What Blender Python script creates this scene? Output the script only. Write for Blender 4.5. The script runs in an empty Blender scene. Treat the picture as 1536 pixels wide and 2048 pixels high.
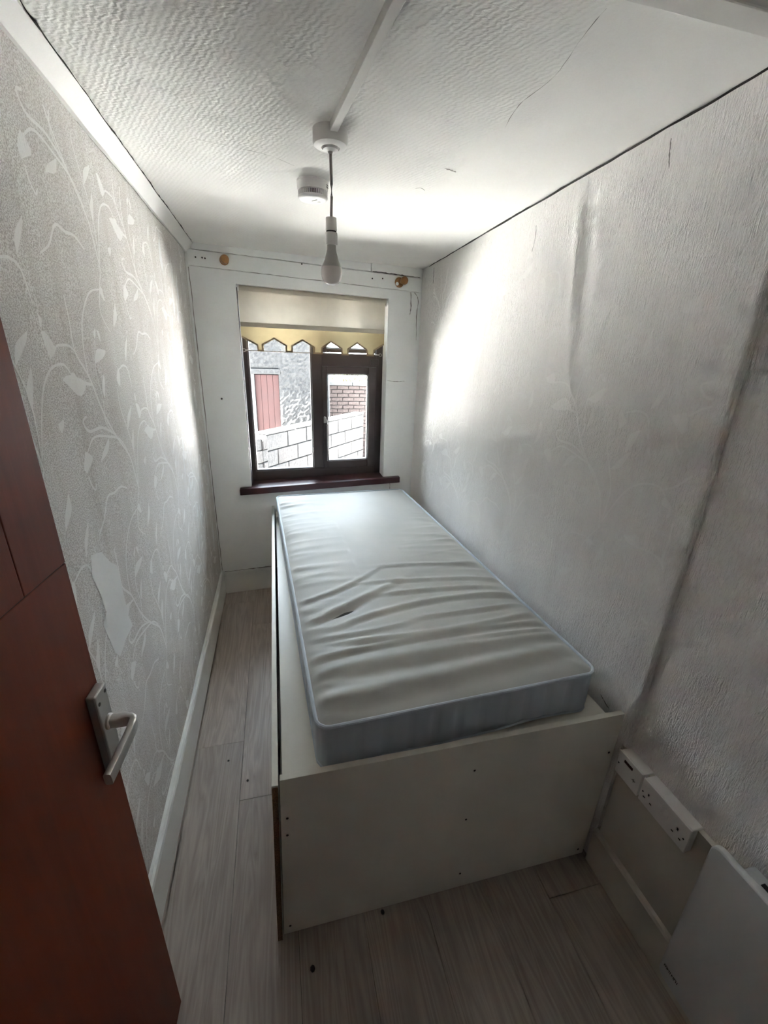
import bpy, bmesh, math, random
from mathutils import Vector, Matrix
random.seed(7)
SC = bpy.context.scene
COL = SC.collection

# ------------------------------------------------------------------ camera
cam_d = bpy.data.cameras.new('camera')
cam_d.sensor_fit = 'VERTICAL'
cam_d.sensor_height = 36.0
cam_d.lens = 860.74 / 2048 * 36.0
cam_d.clip_start = 0.02
cam = bpy.data.objects.new('camera', cam_d)
COL.objects.link(cam)
yaw, pit, rol = 0.2498, -0.3534, 0.0325
fwd = Vector((math.sin(yaw) * math.cos(pit), math.cos(yaw) * math.cos(pit), math.sin(pit)))
rgt = Vector((math.cos(yaw), -math.sin(yaw), 0))
upv = rgt.cross(fwd)
r2 = rgt * math.cos(rol) + upv * math.sin(rol)
u2 = -rgt * math.sin(rol) + upv * math.cos(rol)
M = Matrix((r2, u2, -fwd)).transposed().to_4x4()
M.translation = Vector((0.446, -2.9909, 1.7094))
cam.matrix_world = M
SC.camera = cam

# ------------------------------------------------------------------ sky, sun, exposure
SKY = 1.9
SUN = 180.0
EXPOSURE = 3.55
world = bpy.data.worlds.new('sky')
SC.world = world
world.use_nodes = True
wn = world.node_tree
wn.nodes['Background'].inputs[0].default_value = (0.78, 0.89, 1.0, 1)
wn.nodes['Background'].inputs[1].default_value = SKY
sun_d = bpy.data.lights.new('sun', 'SUN')
sun_d.energy = SUN
sun_d.angle = math.radians(3)
sun_d.color = (1.0, 0.985, 0.96)
sun = bpy.data.objects.new('sun', sun_d)
COL.objects.link(sun)
sun.rotation_euler = Vector((0.52, 0.055, -0.85)).to_track_quat('-Z', 'Y').to_euler()
SC.view_settings.view_transform = 'Standard'
SC.view_settings.look = 'None'
SC.view_settings.exposure = EXPOSURE
SC.view_settings.gamma = 1.0
SC.view_settings.use_curve_mapping = False
SC.cycles.max_bounces = 14
SC.cycles.diffuse_bounces = 8
SC.cycles.transparent_max_bounces = 16
SC.cycles.sample_clamp_indirect = 30.0
SC.cycles.caustics_reflective = False
SC.cycles.caustics_refractive = False

# ------------------------------------------------------------------ geometry helpers
class MB:
    def __init__(s):
        s.v = []
        s.f = []
        s.mi = []
    def add(s, vs, fs, m=0):
        o = len(s.v)
        s.v += [tuple(p) for p in vs]
        s.f += [tuple(i + o for i in f) for f in fs]
        s.mi += [m] * len(fs)
        return s
    def hexa(s, a, b, m=0):
        """a: 4 corners (ccw seen from outside of a's side), b: the 4 opposite ones"""
        return s.add(list(a) + list(b), [(0, 1, 2, 3), (7, 6, 5, 4), (0, 4, 5, 1), (1, 5, 6, 2), (2, 6, 7, 3), (3, 7, 4, 0)], m)
    def box(s, x0, x1, y0, y1, z0, z1, m=0):
        return s.hexa([(x0, y0, z0), (x1, y0, z0), (x1, y0, z1), (x0, y0, z1)],
                      [(x0, y1, z0), (x1, y1, z0), (x1, y1, z1), (x0, y1, z1)], m)
    def prism(s, poly, d, m=0):
        n = len(poly)
        d = Vector(d)
        top = [Vector(p) + d for p in poly]
        return s.add(list(poly) + top, [tuple(range(n))[::-1], tuple(range(n, 2 * n))] +
                     [(i, (i + 1) % n, n + (i + 1) % n, n + i) for i in range(n)], m)
    def lathe(s, prof, c=(0, 0, 0), ax=(0, 0, 1), n=32, m=0, cap=True):
        ax = Vector(ax).normalized()
        a = ax.orthogonal().normalized()
        b = ax.cross(a)
        c = Vector(c)
        vs = []
        for r, h in prof:
            for i in range(n):
                t = 2 * math.pi * i / n
                vs.append(c + ax * h + (a * math.cos(t) + b * math.sin(t)) * r)
        fs = []
        for k in range(len(prof) - 1):
            for i in range(n):
                j = (i + 1) % n
                fs.append((k * n + i, k * n + j, (k + 1) * n + j, (k + 1) * n + i))
        if cap:
            fs.append(tuple(range(n))[::-1])
            fs.append(tuple((len(prof) - 1) * n + i for i in range(n)))
        return s.add(vs, fs, m)
    def tube(s, pts, r, n=8, m=0, closed=False):
        pts = [Vector(p) for p in pts]
        k = len(pts)
        vs = []
        up = Vector((0, 0, 1))
        for i, p in enumerate(pts):
            if closed:
                t = (pts[(i + 1) % k] - pts[i - 1])
            else:
                t = pts[min(i + 1, k - 1)] - pts[max(i - 1, 0)]
            t.normalize()
            a = t.cross(up)
            if a.length < 1e-3:
                a = t.cross(Vector((1, 0, 0)))
            a.normalize()
            b = a.cross(t)
            for j in range(n):
                w = 2 * math.pi * j / n
                vs.append(p + (a * math.cos(w) + b * math.sin(w)) * r)
        fs = []
        for i in range(k if closed else k - 1):
            i2 = (i + 1) % k
            for j in range(n):
                j2 = (j + 1) % n
                fs.append((i * n + j, i * n + j2, i2 * n + j2, i2 * n + j))
        if not closed:
            fs.append(tuple(range(n))[::-1])
            fs.append(tuple((k - 1) * n + j for j in range(n)))
        return s.add(vs, fs, m)
    def build(s, name, mats, parent=None, smooth=False, bevel=0.0, seg=2, **props):
        me = bpy.data.meshes.new(name)
        me.from_pydata(s.v, [], s.f)
        if not isinstance(mats, (list, tuple)):
            mats = [mats]
        for mt in mats:
            me.materials.append(mt)
        if len(mats) > 1:
            me.polygons.foreach_set('material_index', s.mi)
        bm = bmesh.new()
        bm.from_mesh(me)
        bmesh.ops.recalc_face_normals(bm, faces=bm.faces)
        bm.to_mesh(me)
        bm.free()
        if smooth:
            me.polygons.foreach_set('use_smooth', [True] * len(me.polygons))
            me.set_sharp_from_angle(angle=math.radians(40 if smooth is True else smooth))
        me.update()
        o = bpy.data.objects.new(name, me)
        COL.objects.link(o)
        if parent:
            o.parent = parent
        if bevel:
            md = o.modifiers.new('bevel', 'BEVEL')
            md.width = bevel
            md.segments = seg
            md.limit_method = 'ANGLE'
            md.angle_limit = math.radians(40)
        for k, v in props.items():
            o[k] = v
        return o

def thing(name, label, cat, loc=(0, 0, 0), group=None):
    o = bpy.data.objects.new(name, None)
    o.empty_display_size = 0.05
    COL.objects.link(o)
    o['label'] = label
    o['category'] = cat
    if group:
        o['group'] = group
    o.location = loc
    return o

def tag(o, label, cat, group=None):
    o['label'] = label
    o['category'] = cat
    if group:
        o['group'] = group
    return o

def reparent_offset(root):
    """children were built in world coordinates: keep them there"""
    inv = Matrix.Translation(root.location).inverted()
    for c in COL.objects:
        if c.parent == root:
            c.matrix_parent_inverse = inv

def smooth_line(pts, sub=6):
    out = []
    P = [pts[0]] + list(pts) + [pts[-1]]
    n = len(pts[0])
    for i in range(1, len(P) - 2):
        for k in range(sub):
            t = k / sub
            out.append(tuple(0.5 * (2 * P[i][d] + (P[i + 1][d] - P[i - 1][d]) * t +
                       (2 * P[i - 1][d] - 5 * P[i][d] + 4 * P[i + 1][d] - P[i + 2][d]) * t * t +
                       (3 * P[i][d] - P[i - 1][d] - 3 * P[i + 1][d] + P[i + 2][d]) * t ** 3) for d in range(n)))
    out.append(tuple(pts[-1]))
    return out

# ------------------------------------------------------------------ material helpers
def mat(name, color, rough=0.6, **kw):
    m = bpy.data.materials.new(name)
    m.use_nodes = True
    b = m.node_tree.nodes['Principled BSDF']
    b.inputs['Base Color'].default_value = (*color, 1)
    b.inputs['Roughness'].default_value = rough
    for k, v in kw.items():
        b.inputs[k].default_value = v
    return m

class NT:
    def __init__(s, m):
        s.t = m.node_tree
        s.b = s.t.nodes['Principled BSDF']
    def n(s, typ, **kw):
        x = s.t.nodes.new(typ)
        for k, v in kw.items():
            if isinstance(k, str) and hasattr(x, k):
                setattr(x, k, v)
        return x
    def link(s, a, b):
        s.t.links.new(a, b)
    def coords(s, scale=(1, 1, 1), rot=(0, 0, 0), kind='Object'):
        tc = s.n('ShaderNodeTexCoord')
        mp = s.n('ShaderNodeMapping')
        mp.inputs['Scale'].default_value = scale
        mp.inputs['Rotation'].default_value = rot
        s.link(tc.outputs[kind], mp.inputs[0])
        return mp.outputs[0]
    def noise(s, vec, scale=5, detail=4, rough=0.5, dist=0.0):
        x = s.n('ShaderNodeTexNoise')
        x.inputs['Scale'].default_value = scale
        x.inputs['Detail'].default_value = detail
        x.inputs['Roughness'].default_value = rough
        x.inputs['Distortion'].default_value = dist
        s.link(vec, x.inputs['Vector'])
        return x.outputs['Fac']
    def ramp(s, fac, stops):
        x = s.n('ShaderNodeValToRGB')
        e = x.color_ramp.elements
        while len(e) < len(stops):
            e.new(0.5)
        for i, (p, c) in enumerate(stops):
            e[i].position = p
            e[i].color = (*c, 1) if len(c) == 3 else c
        s.link(fac, x.inputs[0])
        return x.outputs[0]
    def mix(s, fac, a, b, mode='MIX'):
        x = s.n('ShaderNodeMix')
        x.data_type = 'RGBA'
        x.blend_type = mode
        for sock, v in ((x.inputs[0], fac), (x.inputs[6], a), (x.inputs[7], b)):
            if hasattr(v, 'is_output'):
                s.link(v, sock)
            elif isinstance(v, (int, float)):
                sock.default_value = v
            else:
                sock.default_value = (*v, 1)
        return x.outputs[2]
    def math(s, op, a, b=0.0, clamp=False):
        x = s.n('ShaderNodeMath')
        x.operation = op
        x.use_clamp = clamp
        for i, v in enumerate((a, b)):
            if hasattr(v, 'is_output'):
                s.link(v, x.inputs[i])
            else:
                x.inputs[i].default_value = v
        return x.outputs[0]
    def bump(s, h, strength=0.3, dist=0.01):
        x = s.n('ShaderNodeBump')
        x.inputs['Strength'].default_value = strength
        x.inputs['Distance'].default_value = dist
        s.link(h, x.inputs['Height'])
        s.link(x.outputs[0], s.b.inputs['Normal'])
        return x
    def color(s, c):
        s.link(c, s.b.inputs['Base Color'])

def wallpaper(name, c1, c2, c3, speck=0.0, fibre=0.5):
    m = mat(name, c1, 0.85)
    t = NT(m)
    t.b.inputs['Specular IOR Level'].default_value = 0.25
    big = t.noise(t.coords((1, 1.3, 0.45)), 2.2, 3)
    streak = t.noise(t.coords((1, 9, 0.7)), 1.6, 3)
    c = t.mix(t.ramp(big, [(0.35, (0, 0, 0)), (0.65, (1, 1, 1))]), c1, c2)
    c = t.mix(t.math('MULTIPLY', t.ramp(streak, [(0.45, (0, 0, 0)), (0.75, (1, 1, 1))]), 0.55), c, c3)
    if speck:
        sp = t.noise(t.coords((1, 1, 1)), 330, 2, 0.6)
        c = t.mix(t.math('MULTIPLY', t.ramp(sp, [(0.42, (1, 1, 1)), (0.56, (0, 0, 0))]), speck), c, (0.36, 0.325, 0.29))
    t.color(c)
    fib = t.noise(t.coords((46, 46, 7)), 4.5, 3, 0.55, 0.8)
    grit = t.noise(t.coords((1, 1, 1)), 260, 2)
    h = t.math('ADD', t.math('MULTIPLY', fib, 1.0), t.math('MULTIPLY', grit, 0.25))
    t.bump(h, fibre, 0.011)
    return m

def painted(name, c, rough=0.6, var=0.06, bump=0.08):
    m = mat(name, c, rough)
    t = NT(m)
    n = t.noise(t.coords((1, 1, 1)), 3.0, 4)
    d = tuple(max(0, x * (1 - var * 2.5)) for x in c)
    t.color(t.mix(t.ramp(n, [(0.35, (0, 0, 0)), (0.7, (1, 1, 1))]), c, d))
    t.bump(t.noise(t.coords((1, 1, 1)), 90, 3), bump, 0.002)
    return m

# ------------------------------------------------------------------ materials
M_left = wallpaper('left_wallpaper', (0.76, 0.745, 0.72), (0.69, 0.665, 0.64), (0.52, 0.485, 0.44), 0.75, 0.25)
M_right = wallpaper('right_wallpaper', (0.875, 0.855, 0.83), (0.85, 0.825, 0.80), (0.81, 0.785, 0.755), 0.0, 0.9)
M_print_l = wallpaper('leaf_print_light', (0.80, 0.79, 0.765), (0.76, 0.745, 0.72), (0.70, 0.68, 0.65), 0.1, 0.15)
M_print_r = wallpaper('leaf_print_faint', (0.90, 0.882, 0.857), (0.88, 0.858, 0.833), (0.845, 0.822, 0.795), 0.0, 0.5)
M_plaster = painted('white_painted_plaster', (0.88, 0.89, 0.88), 0.7, 0.02, 0.15)
M_paint = painted('white_gloss_paint', (0.78, 0.78, 0.75), 0.4, 0.03, 0.05)
M_trim = painted('ceiling_batten_paint', (0.72, 0.70, 0.67), 0.55, 0.05, 0.08)
M_dado = painted('cream_painted_board', (0.60, 0.57, 0.50), 0.55, 0.05, 0.06)
M_crack = mat('dark_gap', (0.035, 0.03, 0.027), 0.95)
M_crack2 = mat('grey_crack', (0.25, 0.24, 0.22), 0.95)

def ceiling_mat():
    m = mat('textured_ceiling_paper', (0.74, 0.71, 0.67), 0.85)
    t = NT(m)
    t.b.inputs['Specular IOR Level'].default_value = 0.2
    xyz = t.coords()
    sep = t.n('ShaderNodeSeparateXYZ')
    t.link(xyz, sep.inputs[0])
    wob = t.noise(t.coords(), 6, 3)
    # ribs of the embossed paper, running slantwise; they fade out towards the window and stop at the seam on the right
    wv = t.n('ShaderNodeTexWave')
    wv.inputs['Scale'].default_value = 46
    wv.inputs['Distortion'].default_value = 5.0
    wv.inputs['Detail'].default_value = 3
    wv.inputs['Detail Scale'].default_value = 2.0
    t.link(t.coords((0.45, 1, 1), (0, 0, math.radians(-12))), wv.inputs['Vector'])
    chips = t.noise(t.coords((40, 90, 1), (0, 0, math.radians(-14))), 1.6, 3, 0.6)
    ribs = t.math('ADD', t.math('MULTIPLY', wv.outputs['Fac'], 0.7), chips)
    seam = t.math('ADD', sep.outputs[0], t.math('MULTIPLY', wob, 0.14))
    left_part = t.ramp(seam, [(0.96 if False else 0.5, (1, 1, 1)), (0.52, (0, 0, 0))])
    # seam is at x ~ 1.06 m: scale so the ramp's 0..1 covers 0..2.2 m
    left_part = t.ramp(t.math('MULTIPLY', seam, 0.4545), [(0.505, (1, 1, 1)), (0.52, (0, 0, 0))])
    ypart = t.ramp(t.math('ADD', t.math('MULTIPLY', sep.outputs[1], -0.5), t.math('MULTIPLY', wob, 0.3)), [(0.60, (0.12, 0.12, 0.12)), (0.95, (1, 1, 1))])
    msk = t.math('MULTIPLY', left_part, ypart)
    grit = t.noise(t.coords(), 150, 3)
    h = t.math('ADD', t.math('MULTIPLY', ribs, msk), t.math('MULTIPLY', grit, 0.22))
    t.bump(h, 0.42, 0.004)
    stain = t.noise(t.coords((1, 1, 1)), 2.1, 4)
    c = t.mix(t.ramp(stain, [(0.35, (0, 0, 0)), (0.7, (1, 1, 1))]), (0.79, 0.78, 0.755), (0.72, 0.705, 0.68))
    t.color(c)
    return m
M_ceil = ceiling_mat()

def laminate():
    m = mat('grey_oak_laminate', (0.4, 0.35, 0.3), 0.36)
    t = NT(m)
    oi = t.n('ShaderNodeObjectInfo')
    off = t.n('ShaderNodeVectorMath')
    off.operation = 'ADD'
    t.link(t.coords((1, 1, 1)), off.inputs[0])
    cmb = t.n('ShaderNodeCombineXYZ')
    t.link(t.math('MULTIPLY', oi.outputs['Random'], 17.0), cmb.inputs[0])
    t.link(t.math('MULTIPLY', oi.outputs['Random'], 31.0), cmb.inputs[1])
    t.link(cmb.outputs[0], off.inputs[1])
    mp = t.n('ShaderNodeMapping')
    mp.inputs['Scale'].default_value = (14, 1.1, 1)
    t.link(off.outputs[0], mp.inputs[0])
    g1 = t.noise(mp.outputs[0], 1.0, 3, 0.5, 0.8)
    mp2 = t.n('ShaderNodeMapping')
    mp2.inputs['Scale'].default_value = (110, 3.0, 1)
    t.link(off.outputs[0], mp2.inputs[0])
    g2 = t.noise(mp2.outputs[0], 1.0, 4, 0.6)
    rings = t.math('FRACT', t.math('MULTIPLY', g1, 9.0))
    rings = t.ramp(rings, [(0.0, (0, 0, 0)), (0.5, (1, 1, 1)), (1.0, (0, 0, 0))])
    f = t.math('ADD', t.math('MULTIPLY', rings, 0.35), t.math('MULTIPLY', g2, 0.65))
    c = t.mix(f, (0.27, 0.215, 0.178), (0.55, 0.475, 0.415))
    tone = t.math('ADD', t.math('MULTIPLY', oi.outputs['Random'], 0.16), 0.9)
    hs = t.n('ShaderNodeHueSaturation')
    t.link(tone, hs.inputs['Value'])
    t.link(c, hs.inputs['Color'])
    t.color(hs.outputs[0])
    t.bump(g2, 0.06, 0.001)
    return m
M_floor = laminate()

def varnish():
    m = mat('red_brown_varnished_wood', (0.17, 0.04, 0.02), 0.5)
    t = NT(m)
    g = t.noise(t.coords((30, 30, 1.6)), 1.4, 4, 0.6, 0.6)
    big = t.noise(t.coords((2, 2, 0.7)), 1.5, 3)
    c = t.mix(g, (0.13, 0.020, 0.009), (0.25, 0.048, 0.020))
    c = t.mix(t.math('MULTIPLY', big, 0.6), c, (0.15, 0.04, 0.014))
    t.color(c)
    t.bump(g, 0.10, 0.002)
    t.b.inputs['Specular IOR Level'].default_value = 0.3
    return m
M_door = varnish()
M_alu = mat('satin_aluminium', (0.55, 0.54, 0.52), 0.42, Metallic=0.85)
M_screw = mat('dull_screw', (0.20, 0.19, 0.18), 0.5, Metallic=0.8)

M_melamine = painted('white_melamine', (0.76, 0.73, 0.645), 0.38, 0.03, 0.03)
def chipboard():
    m = mat('raw_chipboard', (0.2, 0.1, 0.05), 0.9)
    t = NT(m)
    n = t.noise(t.coords(), 240, 3, 0.7)
    t.color(t.ramp(n, [(0.3, (0.07, 0.03, 0.014)), (0.55, (0.20, 0.095, 0.045)), (0.75, (0.36, 0.21, 0.11))]))
    t.bump(n, 0.6, 0.003)
    return m
M_chip = chipboard()

def fabric(name, c1, c2, c3, scale=3.0):
    m = mat(name, c1, 0.62)
    t = NT(m)
    t.b.inputs['Sheen Weight'].default_value = 0.25
    t.b.inputs['Sheen Roughness'].default_value = 0.4
    n = t.noise(t.coords((1, 1, 1)), scale, 5, 0.6)
    n2 = t.noise(t.coords((6, 1.2, 1)), 1.2, 3)
    c = t.mix(t.ramp(n, [(0.35, (0, 0, 0)), (0.7, (1, 1, 1))]), c1, c2)
    c = t.mix(t.math('MULTIPLY', t.ramp(n2, [(0.5, (0, 0, 0)), (0.8, (1, 1, 1))]), 0.5), c, c3)
    t.color(c)
    w = t.noise(t.coords((1, 1, 1)), 420, 2)
    t.bump(w, 0.08, 0.001)
    return m
M_mat_top = fabric('grey_green_ticking', (0.44, 0.445, 0.425), (0.39, 0.395, 0.37), (0.46, 0.445, 0.40))
M_mat_side = fabric('blue_grey_border', (0.45, 0.505, 0.55), (0.41, 0.465, 0.51), (0.46, 0.51, 0.54))
M_piping = fabric('blue_grey_piping', (0.48, 0.545, 0.60), (0.44, 0.50, 0.56), (0.46, 0.52, 0.57))
M_tear = mat('dark_slit', (0.06, 0.06, 0.058), 0.95)

M_pvc = painted('dark_brown_window_plastic', (0.060, 0.043, 0.042), 0.38, 0.05, 0.02)
M_bead = mat('grey_glazing_gasket', (0.16, 0.14, 0.135), 0.5)
M_sill = painted('purple_brown_sill_paint', (0.085, 0.030, 0.035), 0.35, 0.08, 0.03)
M_white_plastic = mat('white_plastic', (0.74, 0.72, 0.70), 0.4)
M_grey_plastic = mat('pale_grey_plastic', (0.47, 0.46, 0.43), 0.5)
M_bulb = mat('frosted_bulb_cover', (0.78, 0.72, 0.70), 0.25)
M_bulb.node_tree.nodes['Principled BSDF'].inputs['Subsurface Weight'].default_value = 0.0
M_cord = mat('aged_white_flex', (0.38, 0.335, 0.31), 0.55)
M_black = mat('black_print', (0.015, 0.014, 0.013), 0.7)
M_neon = mat('dark_red_neon', (0.07, 0.012, 0.012), 0.3)
M_heater = mat('white_enamel', (0.55, 0.56, 0.55), 0.4)
M_pine = mat('varnished_pine', (0.36, 0.17, 0.06), 0.35)
def pine():
    t = NT(M_pine)
    n = t.noise(t.coords((1, 1, 1)), 60, 3)
    t.color(t.mix(n, (0.26, 0.115, 0.035), (0.46, 0.24, 0.095)))
pine()

def glass():
    m = bpy.data.materials.new('window_glass')
    m.use_nodes = True
    t = m.node_tree
    t.nodes.clear()
    o = t.nodes.new('ShaderNodeOutputMaterial')
    mx = t.nodes.new('ShaderNodeMixShader')
    tr = t.nodes.new('ShaderNodeBsdfTransparent')
    tr.inputs[0].default_value = (0.96, 0.97, 0.97, 1)
    gl = t.nodes.new('ShaderNodeBsdfGlossy')
    gl.inputs['Roughness'].default_value = 0.02
    fr = t.nodes.new('ShaderNodeFresnel')
    fr.inputs['IOR'].default_value = 1.3
    t.links.new(fr.outputs[0], mx.inputs[0])
    t.links.new(tr.outputs[0], mx.inputs[1])
    t.links.new(gl.outputs[0], mx.inputs[2])
    t.links.new(mx.outputs[0], o.inputs[0])
    return m
M_glass = glass()

def blind_fabric(name, c, trans):
    m = bpy.data.materials.new(name)
    m.use_nodes = True
    t = m.node_tree
    t.nodes.clear()
    o = t.nodes.new('ShaderNodeOutputMaterial')
    mx = t.nodes.new('ShaderNodeMixShader')
    mx.inputs[0].default_value = trans
    d = t.nodes.new('ShaderNodeBsdfDiffuse')
    tl = t.nodes.new('ShaderNodeBsdfTranslucent')
    tc = t.nodes.new('ShaderNodeTexCoord')
    n = t.nodes.new('ShaderNodeTexNoise')
    n.inputs['Scale'].default_value = 18
    n.inputs['Detail'].default_value = 5
    cr = t.nodes.new('ShaderNodeMix')
    cr.data_type = 'RGBA'
    cr.inputs[6].default_value = (*c, 1)
    cr.inputs[7].default_value = (*[x * 0.82 for x in c], 1)
    t.links.new(tc.outputs['Object'], n.inputs['Vector'])
    t.links.new(n.outputs['Fac'], cr.inputs[0])
    t.links.new(cr.outputs[2], d.inputs[0])
    t.links.new(cr.outputs[2], tl.inputs[0])
    t.links.new(d.outputs[0], mx.inputs[1])
    t.links.new(tl.outputs[0], mx.inputs[2])
    t.links.new(mx.outputs[0], o.inputs[0])
    return m
M_blind = blind_fabric('cream_blind_fabric', (0.58, 0.53, 0.44), 0.115)
M_blind2 = blind_fabric('yellowed_blind_fabric', (0.55, 0.44, 0.25), 0.15)
M_braid = mat('tan_braid', (0.30, 0.22, 0.13), 0.85)

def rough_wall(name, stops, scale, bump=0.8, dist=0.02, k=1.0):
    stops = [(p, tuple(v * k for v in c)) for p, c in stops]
    m = mat(name, stops[0][1], 0.9)
    t = NT(m)
    n = t.noise(t.coords(), scale, 5, 0.65)
    t.color(t.ramp(n, stops))
    t.bump(n, bump, dist)
    return m
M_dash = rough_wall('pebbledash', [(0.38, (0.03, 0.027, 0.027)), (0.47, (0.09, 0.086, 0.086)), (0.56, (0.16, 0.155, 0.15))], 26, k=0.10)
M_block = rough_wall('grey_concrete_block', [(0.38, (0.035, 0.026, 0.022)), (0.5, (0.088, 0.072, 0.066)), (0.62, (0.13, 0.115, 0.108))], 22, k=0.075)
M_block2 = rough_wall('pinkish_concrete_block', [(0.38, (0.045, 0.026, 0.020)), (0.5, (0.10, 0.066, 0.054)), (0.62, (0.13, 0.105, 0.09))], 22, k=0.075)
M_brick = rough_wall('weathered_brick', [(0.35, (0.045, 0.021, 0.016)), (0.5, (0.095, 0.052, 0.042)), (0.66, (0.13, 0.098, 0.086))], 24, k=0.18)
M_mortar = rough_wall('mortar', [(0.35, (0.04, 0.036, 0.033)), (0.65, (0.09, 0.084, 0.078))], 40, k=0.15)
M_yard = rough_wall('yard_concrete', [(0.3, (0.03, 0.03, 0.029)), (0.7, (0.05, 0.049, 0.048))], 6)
M_bounce = rough_wall('pale_bounce_concrete', [(0.3, (0.33, 0.33, 0.328)), (0.7, (0.39, 0.39, 0.388))], 6)  # pale surface of the added slab that reflects sun indoors
M_bounce2 = rough_wall('grey_bounce_concrete', [(0.3, (0.165, 0.165, 0.163)), (0.7, (0.205, 0.205, 0.203))], 6)  # mid-grey surface of the added left slab, also a light reflector
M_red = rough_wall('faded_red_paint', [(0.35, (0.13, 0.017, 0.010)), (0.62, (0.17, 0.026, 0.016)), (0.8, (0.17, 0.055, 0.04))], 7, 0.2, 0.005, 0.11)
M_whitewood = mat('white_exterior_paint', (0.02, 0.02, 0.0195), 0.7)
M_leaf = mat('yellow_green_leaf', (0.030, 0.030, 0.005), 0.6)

# ------------------------------------------------------------------ room dimensions (metres)
KF = 0.0834                                   # the window wall is a little out of square
def fw(x, off=0.0, z=0.0):                    # point at depth off behind the window wall's room face
    return (x, KF * x + off, z)
def xl(y): return 0.0039 * y                  # left wall face
def xr(y): return 1.4528 - 0.0091 * y         # right wall face (beyond the step)
def zc(x, y): return 2.262 - 0.014 * x - 0.0222 * y
YN = -3.06                                    # near wall (doorway wall)
YS = -2.168                                   # step in the right wall
XN = 1.487                                    # right wall face on the near side of the step

# ------------------------------------------------------------------ floor with its planks
fl = MB().box(-0.3, 1.8, -4.4, 0.35, -0.12, -0.009).build('floor', M_crack, kind='structure')
row_w = 0.207
rows = [(-0.19 + 0.003, [-1.0]), (0.0135, [-0.165, -1.385, -2.605, -3.825]), (0.2205, [-0.456, -1.676, -2.896, -4.116]), (0.4275, [-0.9, -2.12, -3.34]),
        (0.6345, [-0.2, -1.42, -2.64, -3.86]), (0.8415, [-0.7, -1.92, -3.14]), (1.0485, [-0.35, -1.57, -2.79, -4.0]), (1.2555, [-1.0, -2.25, -3.44]), (1.4625, [-0.5, -1.7, -2.95])]
pk = {}
for x0, js in rows:
    ys = [0.3] + js + [-4.4]
    for a, b in zip(ys[:-1], ys[1:]):
        L = round(a - b, 3)
        m_ = MB().box(0.0006, row_w - 0.0006, 0.0006, L - 0.0006, -0.009, 0.0)
        o = m_.build('plank', M_floor, fl, bevel=0.0007, seg=1)
        o.location = (x0, b, 0)

# ------------------------------------------------------------------ ceiling
b = MB()
NX, NY = 14, 30
for i in range(NX + 1):
    for j in range(NY + 1):
        x = -0.05 + (1.62) * i / NX
        y = -3.06 + 3.36 * j / NY
        b.v.append((x, y, zc(x, y) + 0.0025 * math.sin(5 * x + 1) * math.sin(3.1 * y)))
for i in range(NX):
    for j in range(NY):
        a = i * (NY + 1) + j
        b.f.append((a, a + 1, a + NY + 2, a + NY + 1))
b.mi = [0] * len(b.f)
ceil_o = b.build('ceiling', M_ceil, smooth=True, kind='structure')
MB().box(-0.3, 1.9, -4.4, 0.5, 2.40, 2.5).build('roof_slab', M_plaster, ceil_o)

# ------------------------------------------------------------------ walls
def wavy_wall(name, yy0, yy1, z0, z1, fx, m, ny, nz, side, thick=0.10):
    b = MB()
    for i in range(ny + 1):
        for j in range(nz + 1):
            y = yy0 + (yy1 - yy0) * i / ny
            z = z0 + (z1 - z0) * j / nz
            b.v.append((fx(y, z), y, z))
    for i in range(ny):
        for j in range(nz):
            a = i * (nz + 1) + j
            b.f.append((a, a + 1, a + nz + 2, a + nz + 1))
    b.mi = [0] * len(b.f)
    # body behind the face
    e = [(fx(yy0, z0), yy0, z0), (fx(yy1, z0), yy1, z0), (fx(yy1, z1), yy1, z1), (fx(yy0, z1), yy0, z1)]
    bk = [(p[0] + side * thick, p[1], p[2]) for p in e]
    o = len(b.v)
    b.v += e + bk
    b.f += [(o + 4, o + 5, o + 6, o + 7), (o, o + 1, o + 5, o + 4), (o + 1, o + 2, o + 6, o + 5), (o + 2, o + 3, o + 7, o + 6), (o + 3, o, o + 4, o + 7)]
    b.mi += [0] * 5
    ob = b.build(name, m, smooth=60, kind='structure')
    return ob

def g(x, s): return math.exp(-(x / s) ** 2)
def f_left(y, z):
    w = 0.0035 * math.sin(3.2 * y + 1.3 * z) * math.sin(2.6 * z + 0.7) + 0.002 * math.sin(9 * y + 2 * z)
    return xl(y) - 0.006 + w
def f_right(y, z):
    w = 0.003 * math.sin(2.7 * y - 1.1 * z) * math.sin(2.2 * z)
    # loose fold in the paper, running down from the ceiling
    cy = -1.50 - 0.075 * (2.26 - z) / 0.5
    d = y - cy
    env = min(1, max(0, (z - 1.66) / 0.22)) * min(1, max(0.0, (2.235 - z) / 0.06))
    w -= 0.011 * env * (g(d - 0.012, 0.022) - 0.55 * g(d + 0.045, 0.028))
    return xr(y) + w
wl = wavy_wall('wall_left', YN, 0.12, 0.0, 2.36, f_left, M_left, 60, 46, -1)
wr = wavy_wall('wall_right', YS, 0.30, 0.0, 2.36, f_right, M_right, 150, 110, 1)

# near part of the right wall, set back behind the edge of the lining
b = MB()
b.box(XN, XN + 0.12, -4.4, YS + 0.02, 0, 2.40)
MB.build(b, 'lining_return', M_right, wr)
# paper-covered edge strip of the lining, a little proud of the wall
eb = MB()
x_ = xr(YS)
eb.prism([(x_ - 0.0045, YS + 0.002, 0.558), (x_ - 0.0055, YS - 0.006, 0.558), (x_ - 0.005, YS - 0.018, 0.558), (x_ - 0.001, YS - 0.022, 0.558), (XN + 0.002, YS - 0.022, 0.558), (XN + 0.002, YS + 0.002, 0.558)], (0, 0, 1.75))
eb.build('lining_edge', M_right, wr, smooth=50)

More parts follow.
